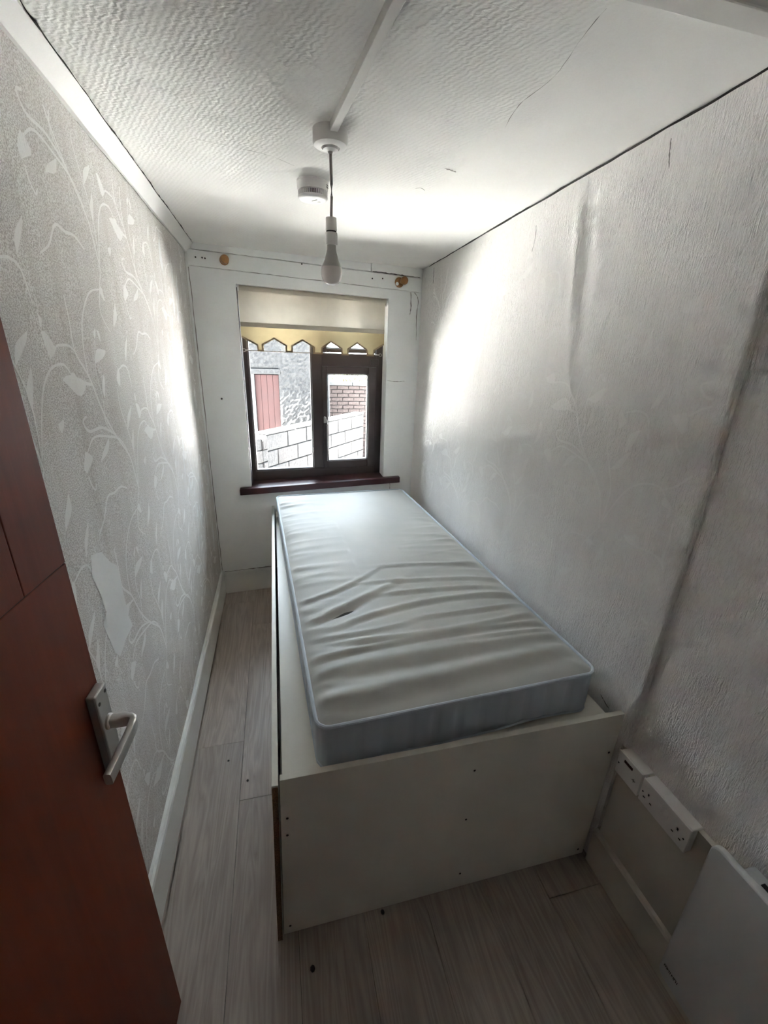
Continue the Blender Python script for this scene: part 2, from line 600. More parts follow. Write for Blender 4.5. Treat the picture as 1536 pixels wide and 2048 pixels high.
# window wall, with the opening
OL, OR = 0.255, 1.2195
def oz_top(x): return 2.076 - 0.0195 * x
OB = 0.806
T = 0.30
b = MB()
def fquad(x0, x1, z0a, z1a, z0b, z1b, o0, o1, bb):
    bb.hexa([fw(x0, o0, z0a), fw(x1, o0, z0b), fw(x1, o0, z1b), fw(x0, o0, z1a)],
            [fw(x0, o1, z0a), fw(x1, o1, z0b), fw(x1, o1, z1b), fw(x0, o1, z1a)])
fquad(-0.14, OL, 0, 2.4, 0, 2.4, 0, T, b)
fquad(OR, 1.60, 0, 2.4, 0, 2.4, 0, T, b)
fquad(OL, OR, 0, OB, 0, OB, 0, T, b)
fquad(OL, OR, oz_top(OL), 2.4, oz_top(OR), 2.4, 0, T, b)
wfar = b.build('wall_back', M_plaster, kind='structure')
# near wall with the doorway the photograph was taken from, and the hall behind it
b = MB()
b.box(-0.13, 0.02, YN - 0.1, YN, 0, 2.4)
b.box(0.86, 1.6, YN - 0.1, YN, 0, 2.4)
b.box(0.02, 0.86, YN - 0.1, YN, 2.03, 2.4)
b.build('wall_front', M_plaster, kind='structure')
b = MB()
b.box(-0.25, -0.13, -4.4, YN - 0.1, 0, 2.4)
b.box(-0.25, 1.7, -4.5, -4.4, 0, 2.4)
b.box(-0.25, 1.7, -4.4, YN - 0.1, 2.3, 2.4)
b.build('wall_hall', M_plaster, kind='structure')

# wallpaper print: one trailing plant motif, repeated over both papered walls
stems = {
 'main': ([(-1.474, 1.26), (-1.487, 1.325), (-1.509, 1.384), (-1.584, 1.455), (-1.65, 1.536), (-1.696, 1.629), (-1.748, 1.69), (-1.747, 1.756), (-1.75, 1.812)], 0.0075),
 'b1': ([(-1.471, 1.279), (-1.459, 1.388), (-1.482, 1.459), (-1.514, 1.532), (-1.51, 1.589)], 0.005),
 'b2': ([(-1.584, 1.455), (-1.643, 1.507), (-1.634, 1.567), (-1.647, 1.645), (-1.618, 1.719)], 0.005),
 'b3': ([(-1.7, 1.64), (-1.697, 1.7), (-1.67, 1.77), (-1.599, 1.832), (-1.52, 1.85)], 0.006),
 'b4': ([(-1.471, 1.279), (-1.411, 1.397), (-1.355, 1.448), (-1.292, 1.459), (-1.264, 1.439)], 0.006),
 'c1': ([(-1.587, 1.462), (-1.672, 1.497), (-1.754, 1.501), (-1.779, 1.528), (-1.754, 1.539)], 0.008),
 'c2': ([(-1.516, 1.4), (-1.563, 1.444), (-1.641, 1.467), (-1.734, 1.482), (-1.79, 1.452)], 0.007),
 'c3': ([(-1.748, 1.69), (-1.774, 1.703), (-1.821, 1.704), (-1.838, 1.7)], 0.006),
 'c4': ([(-1.687, 1.61), (-1.714, 1.614), (-1.741, 1.617)], 0.008),
 'c5': ([(-1.809, 1.399), (-1.802, 1.373), (-1.786, 1.356), (-1.774, 1.369)], 0.006),
 'c6': ([(-1.469, 1.638), (-1.419, 1.649), (-1.382, 1.634), (-1.366, 1.577)], 0.006),
 'low': ([(-1.474, 1.26), (-1.507, 1.218), (-1.537, 1.151), (-1.485, 1.102)], 0.005),
 'c7': ([(-1.575, 1.296), (-1.622, 1.315), (-1.676, 1.313), (-1.724, 1.316), (-1.773, 1.268), (-1.82, 1.244)], 0.007),
}
leaves = [((-1.799, 1.46), (-1.805, 1.405), .055), ((-1.622, 1.567), (-1.601, 1.635), .022), ((-1.642, 1.465), (-1.718, 1.411), .024), ((-1.482, 1.459), (-1.41, 1.529), .024),
          ((-1.715, 1.619), (-1.838, 1.623), .05), ((-1.644, 1.66), (-1.554, 1.698), .034), ((-1.836, 1.697), (-1.893, 1.722), .045), ((-1.481, 1.588), (-1.48, 1.646), .036),
          ((-1.595, 1.745), (-1.574, 1.715), .016), ((-1.618, 1.719), (-1.60, 1.752), .014), ((-1.927, 1.393), (-1.974, 1.317), .03), ((-1.99, 1.58), (-1.963, 1.665), .026), ((-1.893, 1.519), (-1.877, 1.551), .026),
          ((-1.385, 1.657), (-1.335, 1.738), .02), ((-1.264, 1.439), (-1.24, 1.405), .026), ((-1.355, 1.56), (-1.35, 1.53), .014), ((-1.52, 1.85), (-1.48, 1.83), .03)]
def build_print(wall, face, sgn, mtl, y0, y1, oy, oz, flip):
    b = MB()
    cy0, cz0 = -1.56, 1.45
    def put(p):
        return Vector((face(p[0], p[1]) + sgn * 0.0007, p[0], p[1]))
    for i in range(-3, 5):
        for j in range(-3, 4):
            dy = 0.53 * i + oy
            dz = 0.64 * j - 0.205 * i + oz
            def tr(p):
                yy = p[0] - cy0
                if flip: yy = -yy
                return (yy + cy0 + dy, p[1] + dz)
            def ok(p): return y0 < p[0] < y1 and 0.19 < p[1] < 2.2
            for pts, w in stems.values():
                L = smooth_line([tr(p) for p in pts], 5)
                k = len(L)
                vs = []
                good = []
                for q in range(k):
                    a = L[max(0, q - 1)]; c = L[min(k - 1, q + 1)]
                    t = Vector((c[0] - a[0], c[1] - a[1])); t.normalize()
                    n = Vector((-t.y, t.x)) * (w * (0.5 + 0.5 * math.sin(math.pi * (0.15 + 0.8 * q / k)))) * 0.5
                    p1 = (L[q][0] + n.x, L[q][1] + n.y); p2 = (L[q][0] - n.x, L[q][1] - n.y)
                    good.append(ok(p1) and ok(p2))
                    vs += [put(p1), put(p2)]
                b.add(vs, [(2 * q, 2 * q + 1, 2 * q + 3, 2 * q + 2) for q in range(k - 1) if good[q] and good[q + 1]])
            for A, B, w in leaves:
                A = tr(A); B = tr(B)
                if not (ok(A) and ok(B)): continue
                d = Vector((B[0] - A[0], B[1] - A[1])); n = Vector((-d.y, d.x)).normalized() * w * 0.5
                sh = [0, .55, .95, 1, .8, .45, 0]
                up_ = [Vector(A) + d * (q / 6) + n * sh[q] + n * 0.35 * math.sin(q / 6 * 5) for q in range(7)]
                dn_ = [Vector(A) + d * (q / 6) - n * sh[q] * 0.8 + n * 0.35 * math.sin(q / 6 * 5) for q in range(5, 0, -1)]
                ring = [put(p) for p in up_ + dn_]
                b.add(ring, [(0, 1, 11), (1, 2, 10, 11), (2, 3, 9, 10), (3, 4, 8, 9), (4, 5, 7, 8), (5, 6, 7)])
    o = b.build('leaf_print', mtl, wall)
    o['kind'] = 'stuff'
    o['label'] = 'pale trailing leaf print of the wallpaper'
    return o
build_print(wl, f_left, 1, M_print_l, -2.3, -0.12, 0, 0, False)
build_print(wr, f_right, -1, M_print_r, -2.15, -0.1, 0.30, -0.28, True)

# bare pale patch where the left wallpaper was torn away, and scuffs on the far end
def wall_patch(wall, face, sgn, pts, mtl, name, lift=0.0011):
    b = MB()
    b.add([(face(y, z) + sgn * lift, y, z) for y, z in pts], [tuple(range(len(pts)))])
    return b.build(name, mtl, wall)
M_bare = painted('bare_patch', (0.78, 0.77, 0.745), 0.9, 0.05, 0.1)
wall_patch(wl, f_left, 1, [(-1.89, 1.219), (-1.83, 1.20), (-1.79, 1.15), (-1.754, 1.122), (-1.75, 1.03), (-1.748, 0.952), (-1.734, 0.907), (-1.80, 0.905), (-1.86, 0.89), (-1.886, 0.924), (-1.90, 0.98), (-1.913, 1.03), (-1.875, 1.05), (-1.892, 1.121), (-1.91, 1.17)], M_bare, 'bare_patch')
M_scuff = painted('paint_scuff', (0.70, 0.70, 0.69), 0.9, 0.03, 0.1)
rr = random.Random(3)
b = MB()
for k in range(46):
    y = -0.05 - rr.random() ** 1.6 * 0.75
    z = 0.35 + rr.random() * 1.7
    h = 0.05 + rr.random() * 0.16
    w = 0.006 + rr.random() * 0.02
    pts = [(y, z), (y + w, z + h * .3), (y + w * .7, z + h), (y - w * .2, z + h * .7), (y - w * .5, z + h * .35)]
    b.add([(f_left(p, q) + 0.0009 + 0.00002 * k, p, q) for p, q in pts if True], [tuple(range(5))])
b.build('paint_scuff', M_scuff, wl, kind='stuff')

# ------------------------------------------------------------------ skirting boards
def skirting(name, pts, nrm, h, t, m):
    """pts along the wall foot; nrm points into the room"""
    b = MB()
    n = Vector(nrm)
    prof = [(0, 0), (t, 0), (t, h - 0.016), (t * 0.85, h - 0.006), (t * 0.55, h), (0, h)]
    a, c = Vector(pts[0]), Vector(pts[1])
    b.prism([a + n * u + Vector((0, 0, v)) for u, v in prof], c - a)
    return b.build(name, m, kind='structure')
skirting('baseboard_left', [(xl(YN) - 0.004, YN, 0), (xl(0) - 0.006, -0.0, 0)], (1, 0, 0), 0.180, 0.022, M_paint)
skirting('baseboard_back', [fw(0.018, 0, 0), fw(1.45, 0, 0)], (KF, -1, 0), 0.168, 0.018, M_paint)
skirting('baseboard_right', [(XN, -4.3, 0), (XN, YS - 0.001, 0)], (-1, 0, 0), 0.163, 0.030, M_dado)
# smooth painted board between skirting and sockets
MB().box(1.470, XN + 0.001, -3.04, YS - 0.013, 0.163, 0.552).build('trim_5', M_dado, kind='structure')

# ------------------------------------------------------------------ ceiling trims
# left: bevelled batten in the wall-ceiling angle
b = MB()
nseg = 24
ring = []
for k in range(nseg + 1):
    y = YN + (0.0 - YN) * k / nseg
    x0 = xl(y) - 0.014
    zt = zc(0.03, y)
    wx = 0.026 + 0.018 * (k / nseg) + 0.0012 * math.sin(k * 1.7)
    lz = zt - 0.046 + 0.0015 * math.sin(k * 2.3)
    ring.append([(x0, y, zt + 0.02), (x0, y, lz), (x0 + 0.018, y, lz), (x0 + 0.014 + wx, y, zt - 0.006), (x0 + 0.014 + wx, y, zt + 0.02)])
for k in range(nseg):
    for j in range(5):
        b.add([ring[k][j], ring[k][(j + 1) % 5], ring[k + 1][(j + 1) % 5], ring[k + 1][j]], [(0, 1, 2, 3)])
b.add(ring[0], [(0, 1, 2, 3, 4)])
b.add(ring[-1], [(0, 1, 2, 3, 4)])
b.build('trim_1', M_trim, kind='structure')

# boards of the curtain batten over the window
b = MB()
def slab(x0, x1, za0, za1, zb0, zb1, d, bb):
    bb.hexa([fw(x0, -d, za0), fw(x1, -d, zb0), fw(x1, -d, zb1), fw(x0, -d, za1)],
            [fw(x0, 0.01, za0), fw(x1, 0.01, zb0), fw(x1, 0.01, zb1), fw(x0, 0.01, za1)])
bat = MB()
slab(0.005, 1.448, 2.146, 2.228, 2.100, 2.184, 0.014, bat)
bat_o = bat.build('trim_2', M_plaster, bevel=0.002, kind='structure')
b = MB(); slab(0.03, 1.09, 2.2295, 2.30, 2.200, 2.30, 0.017, b); b.build('upper_board', M_plaster, bat_o, bevel=0.002)
b = MB(); slab(1.092, 1.436, 2.199, 2.30, 2.188, 2.30, 0.030, b); b.build('upper_board', M_plaster, bat_o, bevel=0.002)

# cross batten on the ceiling near the doorway
MB().box(0.0, 1.52, -2.240, -2.192, 2.238, 2.34).build('trim_3', M_trim, bevel=0.003, kind='structure')

# cracks and open joints
def ribbon(name, pts, w, mtl, parent, nrm, jit=0.3, sub=8, seed=1):
    r = random.Random(seed)
    L = smooth_line(pts, sub)
    k = len(L)
    n = Vector(nrm).normalized()
    vs = []
    for q in range(k):
        a = Vector(L[max(0, q - 1)]); c = Vector(L[min(k - 1, q + 1)])
        t = (c - a).normalized()
        s = t.cross(n).normalized()
        ww = w * (1 + jit * (r.random() * 2 - 1)) * (0.25 + 0.75 * math.sin(math.pi * min(1, max(0.05, q / (k - 1)))) ** 0.4) * 0.5
        p = Vector(L[q]) + s * w * jit * (r.random() - 0.5)
        vs += [p + s * ww, p - s * ww]
    b = MB()
    b.add(vs, [(2 * q, 2 * q + 1, 2 * q + 3, 2 * q + 2) for q in range(k - 1)])
    return b.build(name, mtl, parent)
# ceiling / right wall gap
ys_ = [-2.17 + 2.16 * k / 20 for k in range(21)]
ribbon('gap', [(f_right(y, 2.25) - 0.003, y, zc(1.45, y) - 0.0035 + 0.001 * math.sin(k * 2.1)) for k, y in enumerate(ys_)], 0.008, M_crack, ceil_o, (0.6, 0, 1), 0.25, 3, 2)
# ceiling / left batten gap
ys_ = [-2.17 + 2.10 * k / 24 for k in range(25)]
ribbon('gap', [(xl(y) + 0.0275 + 0.018 * (1 + y / 3.06) + 0.0015 * math.sin(k * 1.9), y, zc(0.03, y) - 0.0035) for k, y in enumerate(ys_)], 0.005, M_crack, ceil_o, (0, 0, 1), 0.6, 3, 5)
# under the left batten
ys_ = [-1.45 + 1.4 * k / 14 for k in range(15)]
ribbon('gap', [(f_left(y, 2.2) + 0.0015, y, zc(0.03, y) - 0.0475) for y in ys_], 0.003, M_crack2, wl, (1, 0, 0), 0.6, 3, 6)
# ceiling seam and small splits
zs = lambda x, y: (x, y, zc(x, y) - 0.0028)
ribbon('crack', [zs(1.05, -2.09), zs(1.056, -2.02), zs(1.075, -1.9), zs(1.06, -1.78), zs(1.08, -1.67)], 0.0016, M_crack2, ceil_o, (0, 0, 1), 0.9, 6, 8)
ribbon('crack', [zs(1.02, -1.39), zs(1.045, -1.385), zs(1.065, -1.375)], 0.008, M_crack2, ceil_o, (0, 0, 1), 0.5, 6, 9)
ribbon('crack', [zs(0.98, -1.20), zs(1.0, -1.21), zs(1.02, -1.19)], 0.003, M_crack2, ceil_o, (0, 0, 1), 0.5, 6, 10)
ribbon('crack', [zs(0.25, -1.33), zs(0.38, -1.31), zs(0.47, -1.29), zs(0.55, -1.24)], 0.0018, M_crack2, ceil_o, (0, 0, 1), 0.9, 6, 11)
# right wall tears near the top
wrp = lambda y, z: (f_right(y, z) - 0.0012, y, z)
ribbon('crack', [wrp(-1.24, 2.19), wrp(-1.245, 2.15), wrp(-1.235, 2.10)], 0.004, M_crack2, wr, (1, 0, 0), 0.5, 6, 12)
ribbon('crack', [wrp(-0.10, 2.22), wrp(-0.105, 2.18), wrp(-0.10, 2.13)], 0.007, M_crack, wr, (1, 0, 0), 0.4, 6, 13)
ribbon('crack', [wrp(-1.83, 2.25), wrp(-1.835, 2.22), wrp(-1.845, 2.18)], 0.004, M_crack2, wr, (1, 0, 0), 0.5, 6, 14)
ribbon('gap', [fw(x, -0.0155, 2.1465 - 0.032 * (x - 0.005)) for x in (0.01, 0.2, 0.45, 0.7, 0.95, 1.2, 1.43)], 0.0022, M_crack2, bat_o, (0, 1, 0.2), 0.9, 8, 31)
ribbon('gap', [fw(x, -0.0185, 2.229 - 0.0275 * (x - 0.03)) for x in (0.03, 0.2, 0.45, 0.7)], 0.0015, M_crack2, bat_o, (0, 1, 0.2), 0.9, 8, 32)
ribbon('gap', [fw(x, -0.0315, 2.1985 - 0.032 * (x - 1.092)) for x in (1.10, 1.2, 1.3, 1.43)], 0.005, M_crack, bat_o, (0, 1, 0.2), 0.5, 8, 33)
ribbon('crack', [wrp(-2.045, 0.640), wrp(-2.062, 0.632), wrp(-2.09, 0.622)], 0.004, M_crack2, wr, (1, 0, 0), 0.5, 6, 40)
# corner joints of the window wall
ribbon('crack', [fw(0.006, -0.002, z) for z in (2.14, 1.9, 1.6, 1.2, 0.9, 0.6, 0.3, 0.17)], 0.004, M_crack2, wfar, (0, 1, 0), 0.7, 6, 15)
ribbon('crack', [fw(1.375, -0.0015, 2.10), fw(1.38, -0.0015, 2.03), fw(1.376, -0.0015, 1.96)], 0.006, M_crack2, wfar, (0, 1, 0), 0.6, 6, 16)
ribbon('crack', [fw(1.40, -0.0015, 2.10), fw(1.43, -0.0015, 2.06), fw(1.425, -0.0015, 1.95), fw(1.43, -0.0015, 1.8)], 0.004, M_crack2, wfar, (0, 1, 0), 0.6, 6, 17)
ribbon('crack', [fw(1.225, -0.0015, 1.53), fw(1.29, -0.0015, 1.52), fw(1.36, -0.0015, 1.525)], 0.003, M_crack2, wfar, (0, 1, 0), 0.6, 6, 18)
ribbon('crack', [fw(0.02, -0.0025, 0.172), fw(0.2, -0.0025, 0.173), fw(0.4, -0.0025, 0.172)], 0.006, M_crack2, wfar, (0, 1, 0), 0.8, 10, 19)
ribbon('crack', [fw(1.275, -0.0015, 0.80), fw(1.276, -0.0015, 0.74), fw(1.274, -0.0015, 0.68)], 0.003, M_crack2, wfar, (0, 1, 0), 0.5, 6, 20)
b = MB(); b.lathe([(0.006, 0), (0.006, 0.002)], fw(0.115, -0.002, 1.404), (0, 1, 0), 10); b.build('nail_hole', M_crack, wfar)
for x, z in ((0.05, 2.19), (0.085, 2.19), (0.10, 2.188), (0.65, 2.205), (1.17, 2.165), (1.10, 2.16)):
    b = MB(); b.lathe([(0.0045, -0.002), (0.0045, 0.001)], fw(x, -0.0145, z), (0, 1, 0), 8); b.build('nail_hole', M_crack, bat_o)

# ------------------------------------------------------------------ window
win = bpy.data.objects.new('window_1', None); COL.objects.link(win); win['kind'] = 'structure'
win['label'] = 'dark brown two-light window with a small fanlight, set in the white end wall'
def fbox(x0, x1, z0, z1, o0, o1, name, m, parent, bev=0.003):
    b = MB()
    b.hexa([fw(x0, o0, z0), fw(x1, o0, z0), fw(x1, o0, z1), fw(x0, o0, z1)], [fw(x0, o1, z0), fw(x1, o1, z0), fw(x1, o1, z1), fw(x0, o1, z1)])
    return b.build(name, m, parent, bevel=bev)
FT = 2.075
fr = MB()
def fadd(bb, x0, x1, z0, z1, o0, o1):
    bb.hexa([fw(x0, o0, z0), fw(x1, o0, z0), fw(x1, o0, z1), fw(x0, o0, z1)], [fw(x0, o1, z0), fw(x1, o1, z0), fw(x1, o1, z1), fw(x0, o1, z1)])
fadd(fr, OL - 0.012, 0.288, 0.800, FT, 0.125, 0.190)
fadd(fr, 1.172, OR + 0.012, 0.800, FT, 0.125, 0.190)
fadd(fr, 0.288, 1.172, 0.800, 0.882, 0.125, 0.190)
fadd(fr, 0.288, 1.172, 2.015, FT, 0.125, 0.190)
fr.build('frame', M_pvc, win, bevel=0.004)
fbox(OL + 0.0005, OL + 0.005, 0.812, 2.055, 0.020, 0.126, 'frame_return', M_pvc, win, 0)
fbox(0.704, 0.778, 0.882, 2.015, 0.122, 0.190, 'mullion', M_pvc, win)
fbox(0.778, 1.172, 1.612, 1.698, 0.120, 0.190, 'transom', M_pvc, win)
def sash(x0, x1, z0, z1, gx0, gx1, gz0, gz1, o0, o1, name):
    s = MB()
    fadd(s, x0, gx0, z0, z1, o0, o1)
    fadd(s, gx1, x1, z0, z1, o0, o1)
    fadd(s, gx0, gx1, z0, gz0, o0, o1)
    fadd(s, gx0, gx1, gz1, z1, o0, o1)
    so = s.build(name, M_pvc, win, bevel=0.004)
    bd = MB()
    e = 0.006
    fadd(bd, gx0, gx0 + e, gz0, gz1, o0 + 0.012, o1 - 0.01)
    fadd(bd, gx1 - e, gx1, gz0, gz1, o0 + 0.012, o1 - 0.01)
    fadd(bd, gx0 + e, gx1 - e, gz0, gz0 + e, o0 + 0.012, o1 - 0.01)
    fadd(bd, gx0 + e, gx1 - e, gz1 - e, gz1, o0 + 0.012, o1 - 0.01)
    bd.build('glazing_bead', M_bead, so)
    return so
ca = sash(0.777, 1.172, 0.884, 1.611, 0.812, 1.114, 0.936, 1.560, 0.108, 0.175, 'casement_sash')
fa = sash(0.780, 1.170, 1.704, 2.013, 0.812, 1.120, 1.730, 1.985, 0.150, 0.190, 'fanlight_sash')
bd = MB()
for a in ((0.288, 0.296, 0.882, 2.015), (0.696, 0.704, 0.882, 2.015), (0.296, 0.696, 0.882, 0.890), (0.296, 0.696, 2.007, 2.015)):
    fadd(bd, *a, 0.136, 0.180)
bd.build('glazing_bead', M_bead, win)
for x0, x1, z0, z1, par in ((0.290, 0.702, 0.886, 2.012, win), (0.814, 1.112, 0.938, 1.558, ca), (0.814, 1.118, 1.732, 1.983, fa)):
    fbox(x0, x1, z0, z1, 0.158, 0.162, 'pane', M_glass, par, 0)
# casement catch and stay
h = MB()
h.hexa([fw(0.781, 0.098, 1.222), fw(0.799, 0.098, 1.222), fw(0.799, 0.098, 1.262), fw(0.781, 0.098, 1.262)], [fw(0.781, 0.109, 1.222), fw(0.799, 0.109, 1.222), fw(0.799, 0.109, 1.262), fw(0.781, 0.109, 1.262)])
h.tube([fw(0.787, 0.100, 1.262), fw(0.785, 0.086, 1.268), fw(0.795, 0.078, 1.25), fw(0.806, 0.076, 1.225), fw(0.798, 0.078, 1.205)], 0.0055, 8)
h.build('catch', M_alu, ca, smooth=True)
h = MB()
h.tube([fw(0.803, 0.101, 1.20), fw(0.804, 0.101, 1.08), fw(0.803, 0.101, 0.94)], 0.0035, 6)
h.build('stay_bar', M_alu, ca, smooth=True)
fbox(1.128, 1.185, 1.625, 1.665, 0.105, 0.121, 'hinge_cover', M_pvc, win)
# sill board
s = MB()
s.hexa([fw(0.178, -0.040, 0.759), fw(1.345, -0.040, 0.778), fw(1.345, -0.040, 0.822), fw(0.178, -0.040, 0.803)], [fw(0.178, 0.002, 0.759), fw(1.345, 0.002, 0.778), fw(1.345, 0.002, 0.824), fw(0.178, 0.002, 0.806)])
s.hexa([fw(0.2555, -0.002, 0.77), fw(1.219, -0.002, 0.785), fw(1.219, -0.002, 0.822), fw(0.2555, -0.002, 0.807)], [fw(0.2555, 0.127, 0.77), fw(1.219, 0.127, 0.785), fw(1.219, 0.127, 0.826), fw(0.2555, 0.127, 0.811)])
s.build('sill_board', M_sill, win, bevel=0.004)

# ------------------------------------------------------------------ roller blind
bl = thing('roller_blind', 'cream roller blind with scalloped lower edge, half lowered in the window', 'blind', fw(0.735, 0.05, 2.04))
zr = lambda x: 2.050 - 0.0155 * (x - 0.26)
r = MB(); r.tube([fw(0.268, 0.052, zr(0.268)), fw(1.212, 0.052, zr(1.212))], 0.022, 20)
r.build('roller', M_blind, bl, smooth=True)
r = MB(); r.tube([fw(1.2115, 0.052, zr(1.212)), fw(1.2175, 0.052, zr(1.217))], 0.0265, 24)
r.build('end_cap', M_white_plastic, bl, smooth=True)
r = MB(); r.tube([fw(0.258, 0.052, zr(0.26)), fw(0.2675, 0.052, zr(0.268))], 0.0255, 24)
r.build('end_cap', M_white_plastic, bl, smooth=True)
XA, XB = 0.262, 1.203
def zh(x, z): return z - 0.0045 * (x - XA) / (XB - XA)
def sheet(zt, zb, off, m, name, th=0.0008, n=24, wav=0.0):
    b = MB()
    F, K = [], []
    for i in range(n + 1):
        x = XA + (XB - XA) * i / n
        o = off + wav * math.sin(i * 0.8)
        F += [fw(x, o, zt(x)), fw(x, o, zb(x))]
    b.add(F, [(2 * i, 2 * i + 1, 2 * i + 3, 2 * i + 2) for i in range(n)])
    return b.build(name, m, bl, smooth=True)
sheet(lambda x: zr(x) - 0.005, lambda x: zh(x, 1.862), 0.031, M_blind, 'fabric', wav=0.0008)
b = MB()
b.hexa([fw(XA, 0.024, 1.838), fw(XB, 0.024, 1.8335), fw(XB, 0.024, 1.8605), fw(XA, 0.024, 1.865)], [fw(XA, 0.034, 1.838), fw(XB, 0.034, 1.8335), fw(XB, 0.034, 1.8605), fw(XA, 0.034, 1.865)])
b.build('hem_bar', M_blind, bl, bevel=0.003)
# scalloped skirt: outline of the lower edge
low = [(XA, 1.776), (0.352, 1.730), (0.356, 1.696), (0.394, 1.695), (0.392, 1.734), (0.461, 1.771), (0.531, 1.733), (0.530, 1.695), (0.578, 1.694), (0.578, 1.732), (0.643, 1.768), (0.713, 1.728),
       (0.711, 1.690), (0.774, 1.689), (0.774, 1.727), (0.831, 1.765), (0.899, 1.726), (0.900, 1.687), (0.953, 1.687), (0.951, 1.724), (1.011, 1.763), (1.074, 1.724), (1.080, 1.687), (1.131, 1.686), (1.137, 1.722), (XB, 1.762)]
b = MB()
vs = []
for x, z in low:
    vs += [fw(x, 0.030, zh(x, 1.842)), fw(x, 0.030, z)]
b.add(vs, [(2 * i, 2 * i + 1, 2 * i + 3, 2 * i + 2) for i in range(len(low) - 1)])
sk = b.build('scalloped_skirt', M_blind2, bl)
# braid sewn along the scallops
b = MB()
W_ = 0.0105
n_ = len(low)
inner = []
for i in range(n_):
    a = Vector(low[max(0, i - 1)]); p = Vector(low[i]); c = Vector(low[min(n_ - 1, i + 1)])
    t1 = (p - a).normalized() if i else (c - p).normalized()
    t2 = (c - p).normalized() if i < n_ - 1 else t1
    n1 = Vector((-t1.y, t1.x)); n2 = Vector((-t2.y, t2.x))
    nn = (n1 + n2)
    nn = nn / max(0.35, nn.length_squared / 2) 
    inner.append(p + nn * W_)
vs = []
for i in range(n_):
    vs += [fw(low[i][0], 0.0285, low[i][1]), fw(inner[i].x, 0.0285, inner[i].y), fw(inner[i].x, 0.0295, inner[i].y), fw(low[i][0], 0.0295, low[i][1])]
for i in range(n_ - 1):
    a, c = 4 * i, 4 * i + 4
    b.f += [(a + k, a + (k + 1) % 4, c + (k + 1) % 4, c + k) for k in range(4)]
b.v = vs; b.mi = [0] * len(b.f)
b.build('braid', M_braid, sk)
# operating chain in the left corner of the recess
b = MB()
b.tube([fw(0.2600, 0.040, 2.04 - 0.05 * k) for k in range(3)], 0.0022, 6)
b.tube([fw(0.2630, 0.062, 2.04 - 0.05 * k) for k in range(3)], 0.0022, 6)
for k in range(110):
    z = 1.94 - k * 0.006
    b.lathe([(0.0006, -0.0022), (0.0022, 0), (0.0006, 0.0022)], fw(0.2605, 0.04, z), (0, 0, 1), 6)
    b.lathe([(0.0006, -0.0022), (0.0022, 0), (0.0006, 0.0022)], fw(0.2635, 0.062, z), (0, 0, 1), 6)
b.build('chain', M_white_plastic, bl, smooth=True)
reparent_offset(bl)

# net curtain wire across the window
cw = thing('curtain_wire', 'thin stretched curtain wire with a hook at each end, below the blind', 'wire', fw(0.735, 0.095, 1.70))
b = MB(); b.tube([fw(0.272 + 0.92 * k / 10, 0.095, 1.700 - 0.004 * k / 10 - 0.003 * math.sin(math.pi * k / 10)) for k in range(11)], 0.0035, 8)
b.build('wire', M_bead, cw, smooth=True)
for x, z, s in ((0.268, 1.7005, -1), (1.194, 1.6955, 1)):
    b = MB()
    b.tube([fw(x + 0.011 * math.cos(t) , 0.095 + 0.002 * math.sin(t), z + 0.009 * math.sin(t)) for t in [k * math.pi / 6 for k in range(12)]], 0.002, 6, closed=True)
    b.tube([fw(x - s * 0.010, 0.095, z), fw(x - s * 0.04, 0.095, z)], 0.0042, 8)
    b.build('hook', M_alu, cw, smooth=True)
reparent_offset(cw)

# ------------------------------------------------------------------ curtain pole brackets
t = thing('curtain_bracket', 'round wooden curtain bracket at the left end of the batten over the window', 'bracket', fw(0.205, -0.014, 2.186), 'curtain pole brackets over the window')
b = MB()
b.lathe([(0.024, 0), (0.026, 0.005), (0.023, 0.010), (0.018, 0.012)], fw(0.203, -0.014, 2.186), (0.05, -1, 0), 24)
b.build('rosette', M_pine, t, smooth=True)
b = MB()
b.lathe([(0.019, 0), (0.023, 0.012), (0.0235, 0.030), (0.0225, 0.033), (0.017, 0.033)], fw(0.198, -0.022, 2.187), (0.42, -0.9, 0.05), 24)
b.build('cup', M_pine, t, smooth=True)
reparent_offset(t)
t = thing('curtain_bracket', 'wooden curtain bracket with a round knob beside the right wall', 'bracket', fw(1.30, -0.014, 2.155), 'curtain pole brackets over the window')
b = MB()
b.lathe([(0.028, 0), (0.031, 0.006), (0.027, 0.011), (0.02, 0.013)], fw(1.285, -0.014, 2.150), (0, -1, 0), 24)
b.build('rosette', M_pine, t, smooth=True)
b = MB()
b.lathe([(0.010, 0), (0.010, 0.022), (0.018, 0.030), (0.0245, 0.044), (0.0245, 0.058), (0.020, 0.066), (0.012, 0.069)], fw(1.292, -0.02, 2.151), (0.25, -0.95, 0.10), 24)
b.build('knob', M_pine, t, smooth=True)
b = MB()
b.lathe([(0.0105, 0), (0.0105, 0.003)], fw(1.268, -0.026, 2.140), (0, -1, 0), 16)
b.build('highlight_disc', M_plaster, t)  # white disc puts the bracket's round highlight into colour
reparent_offset(t)

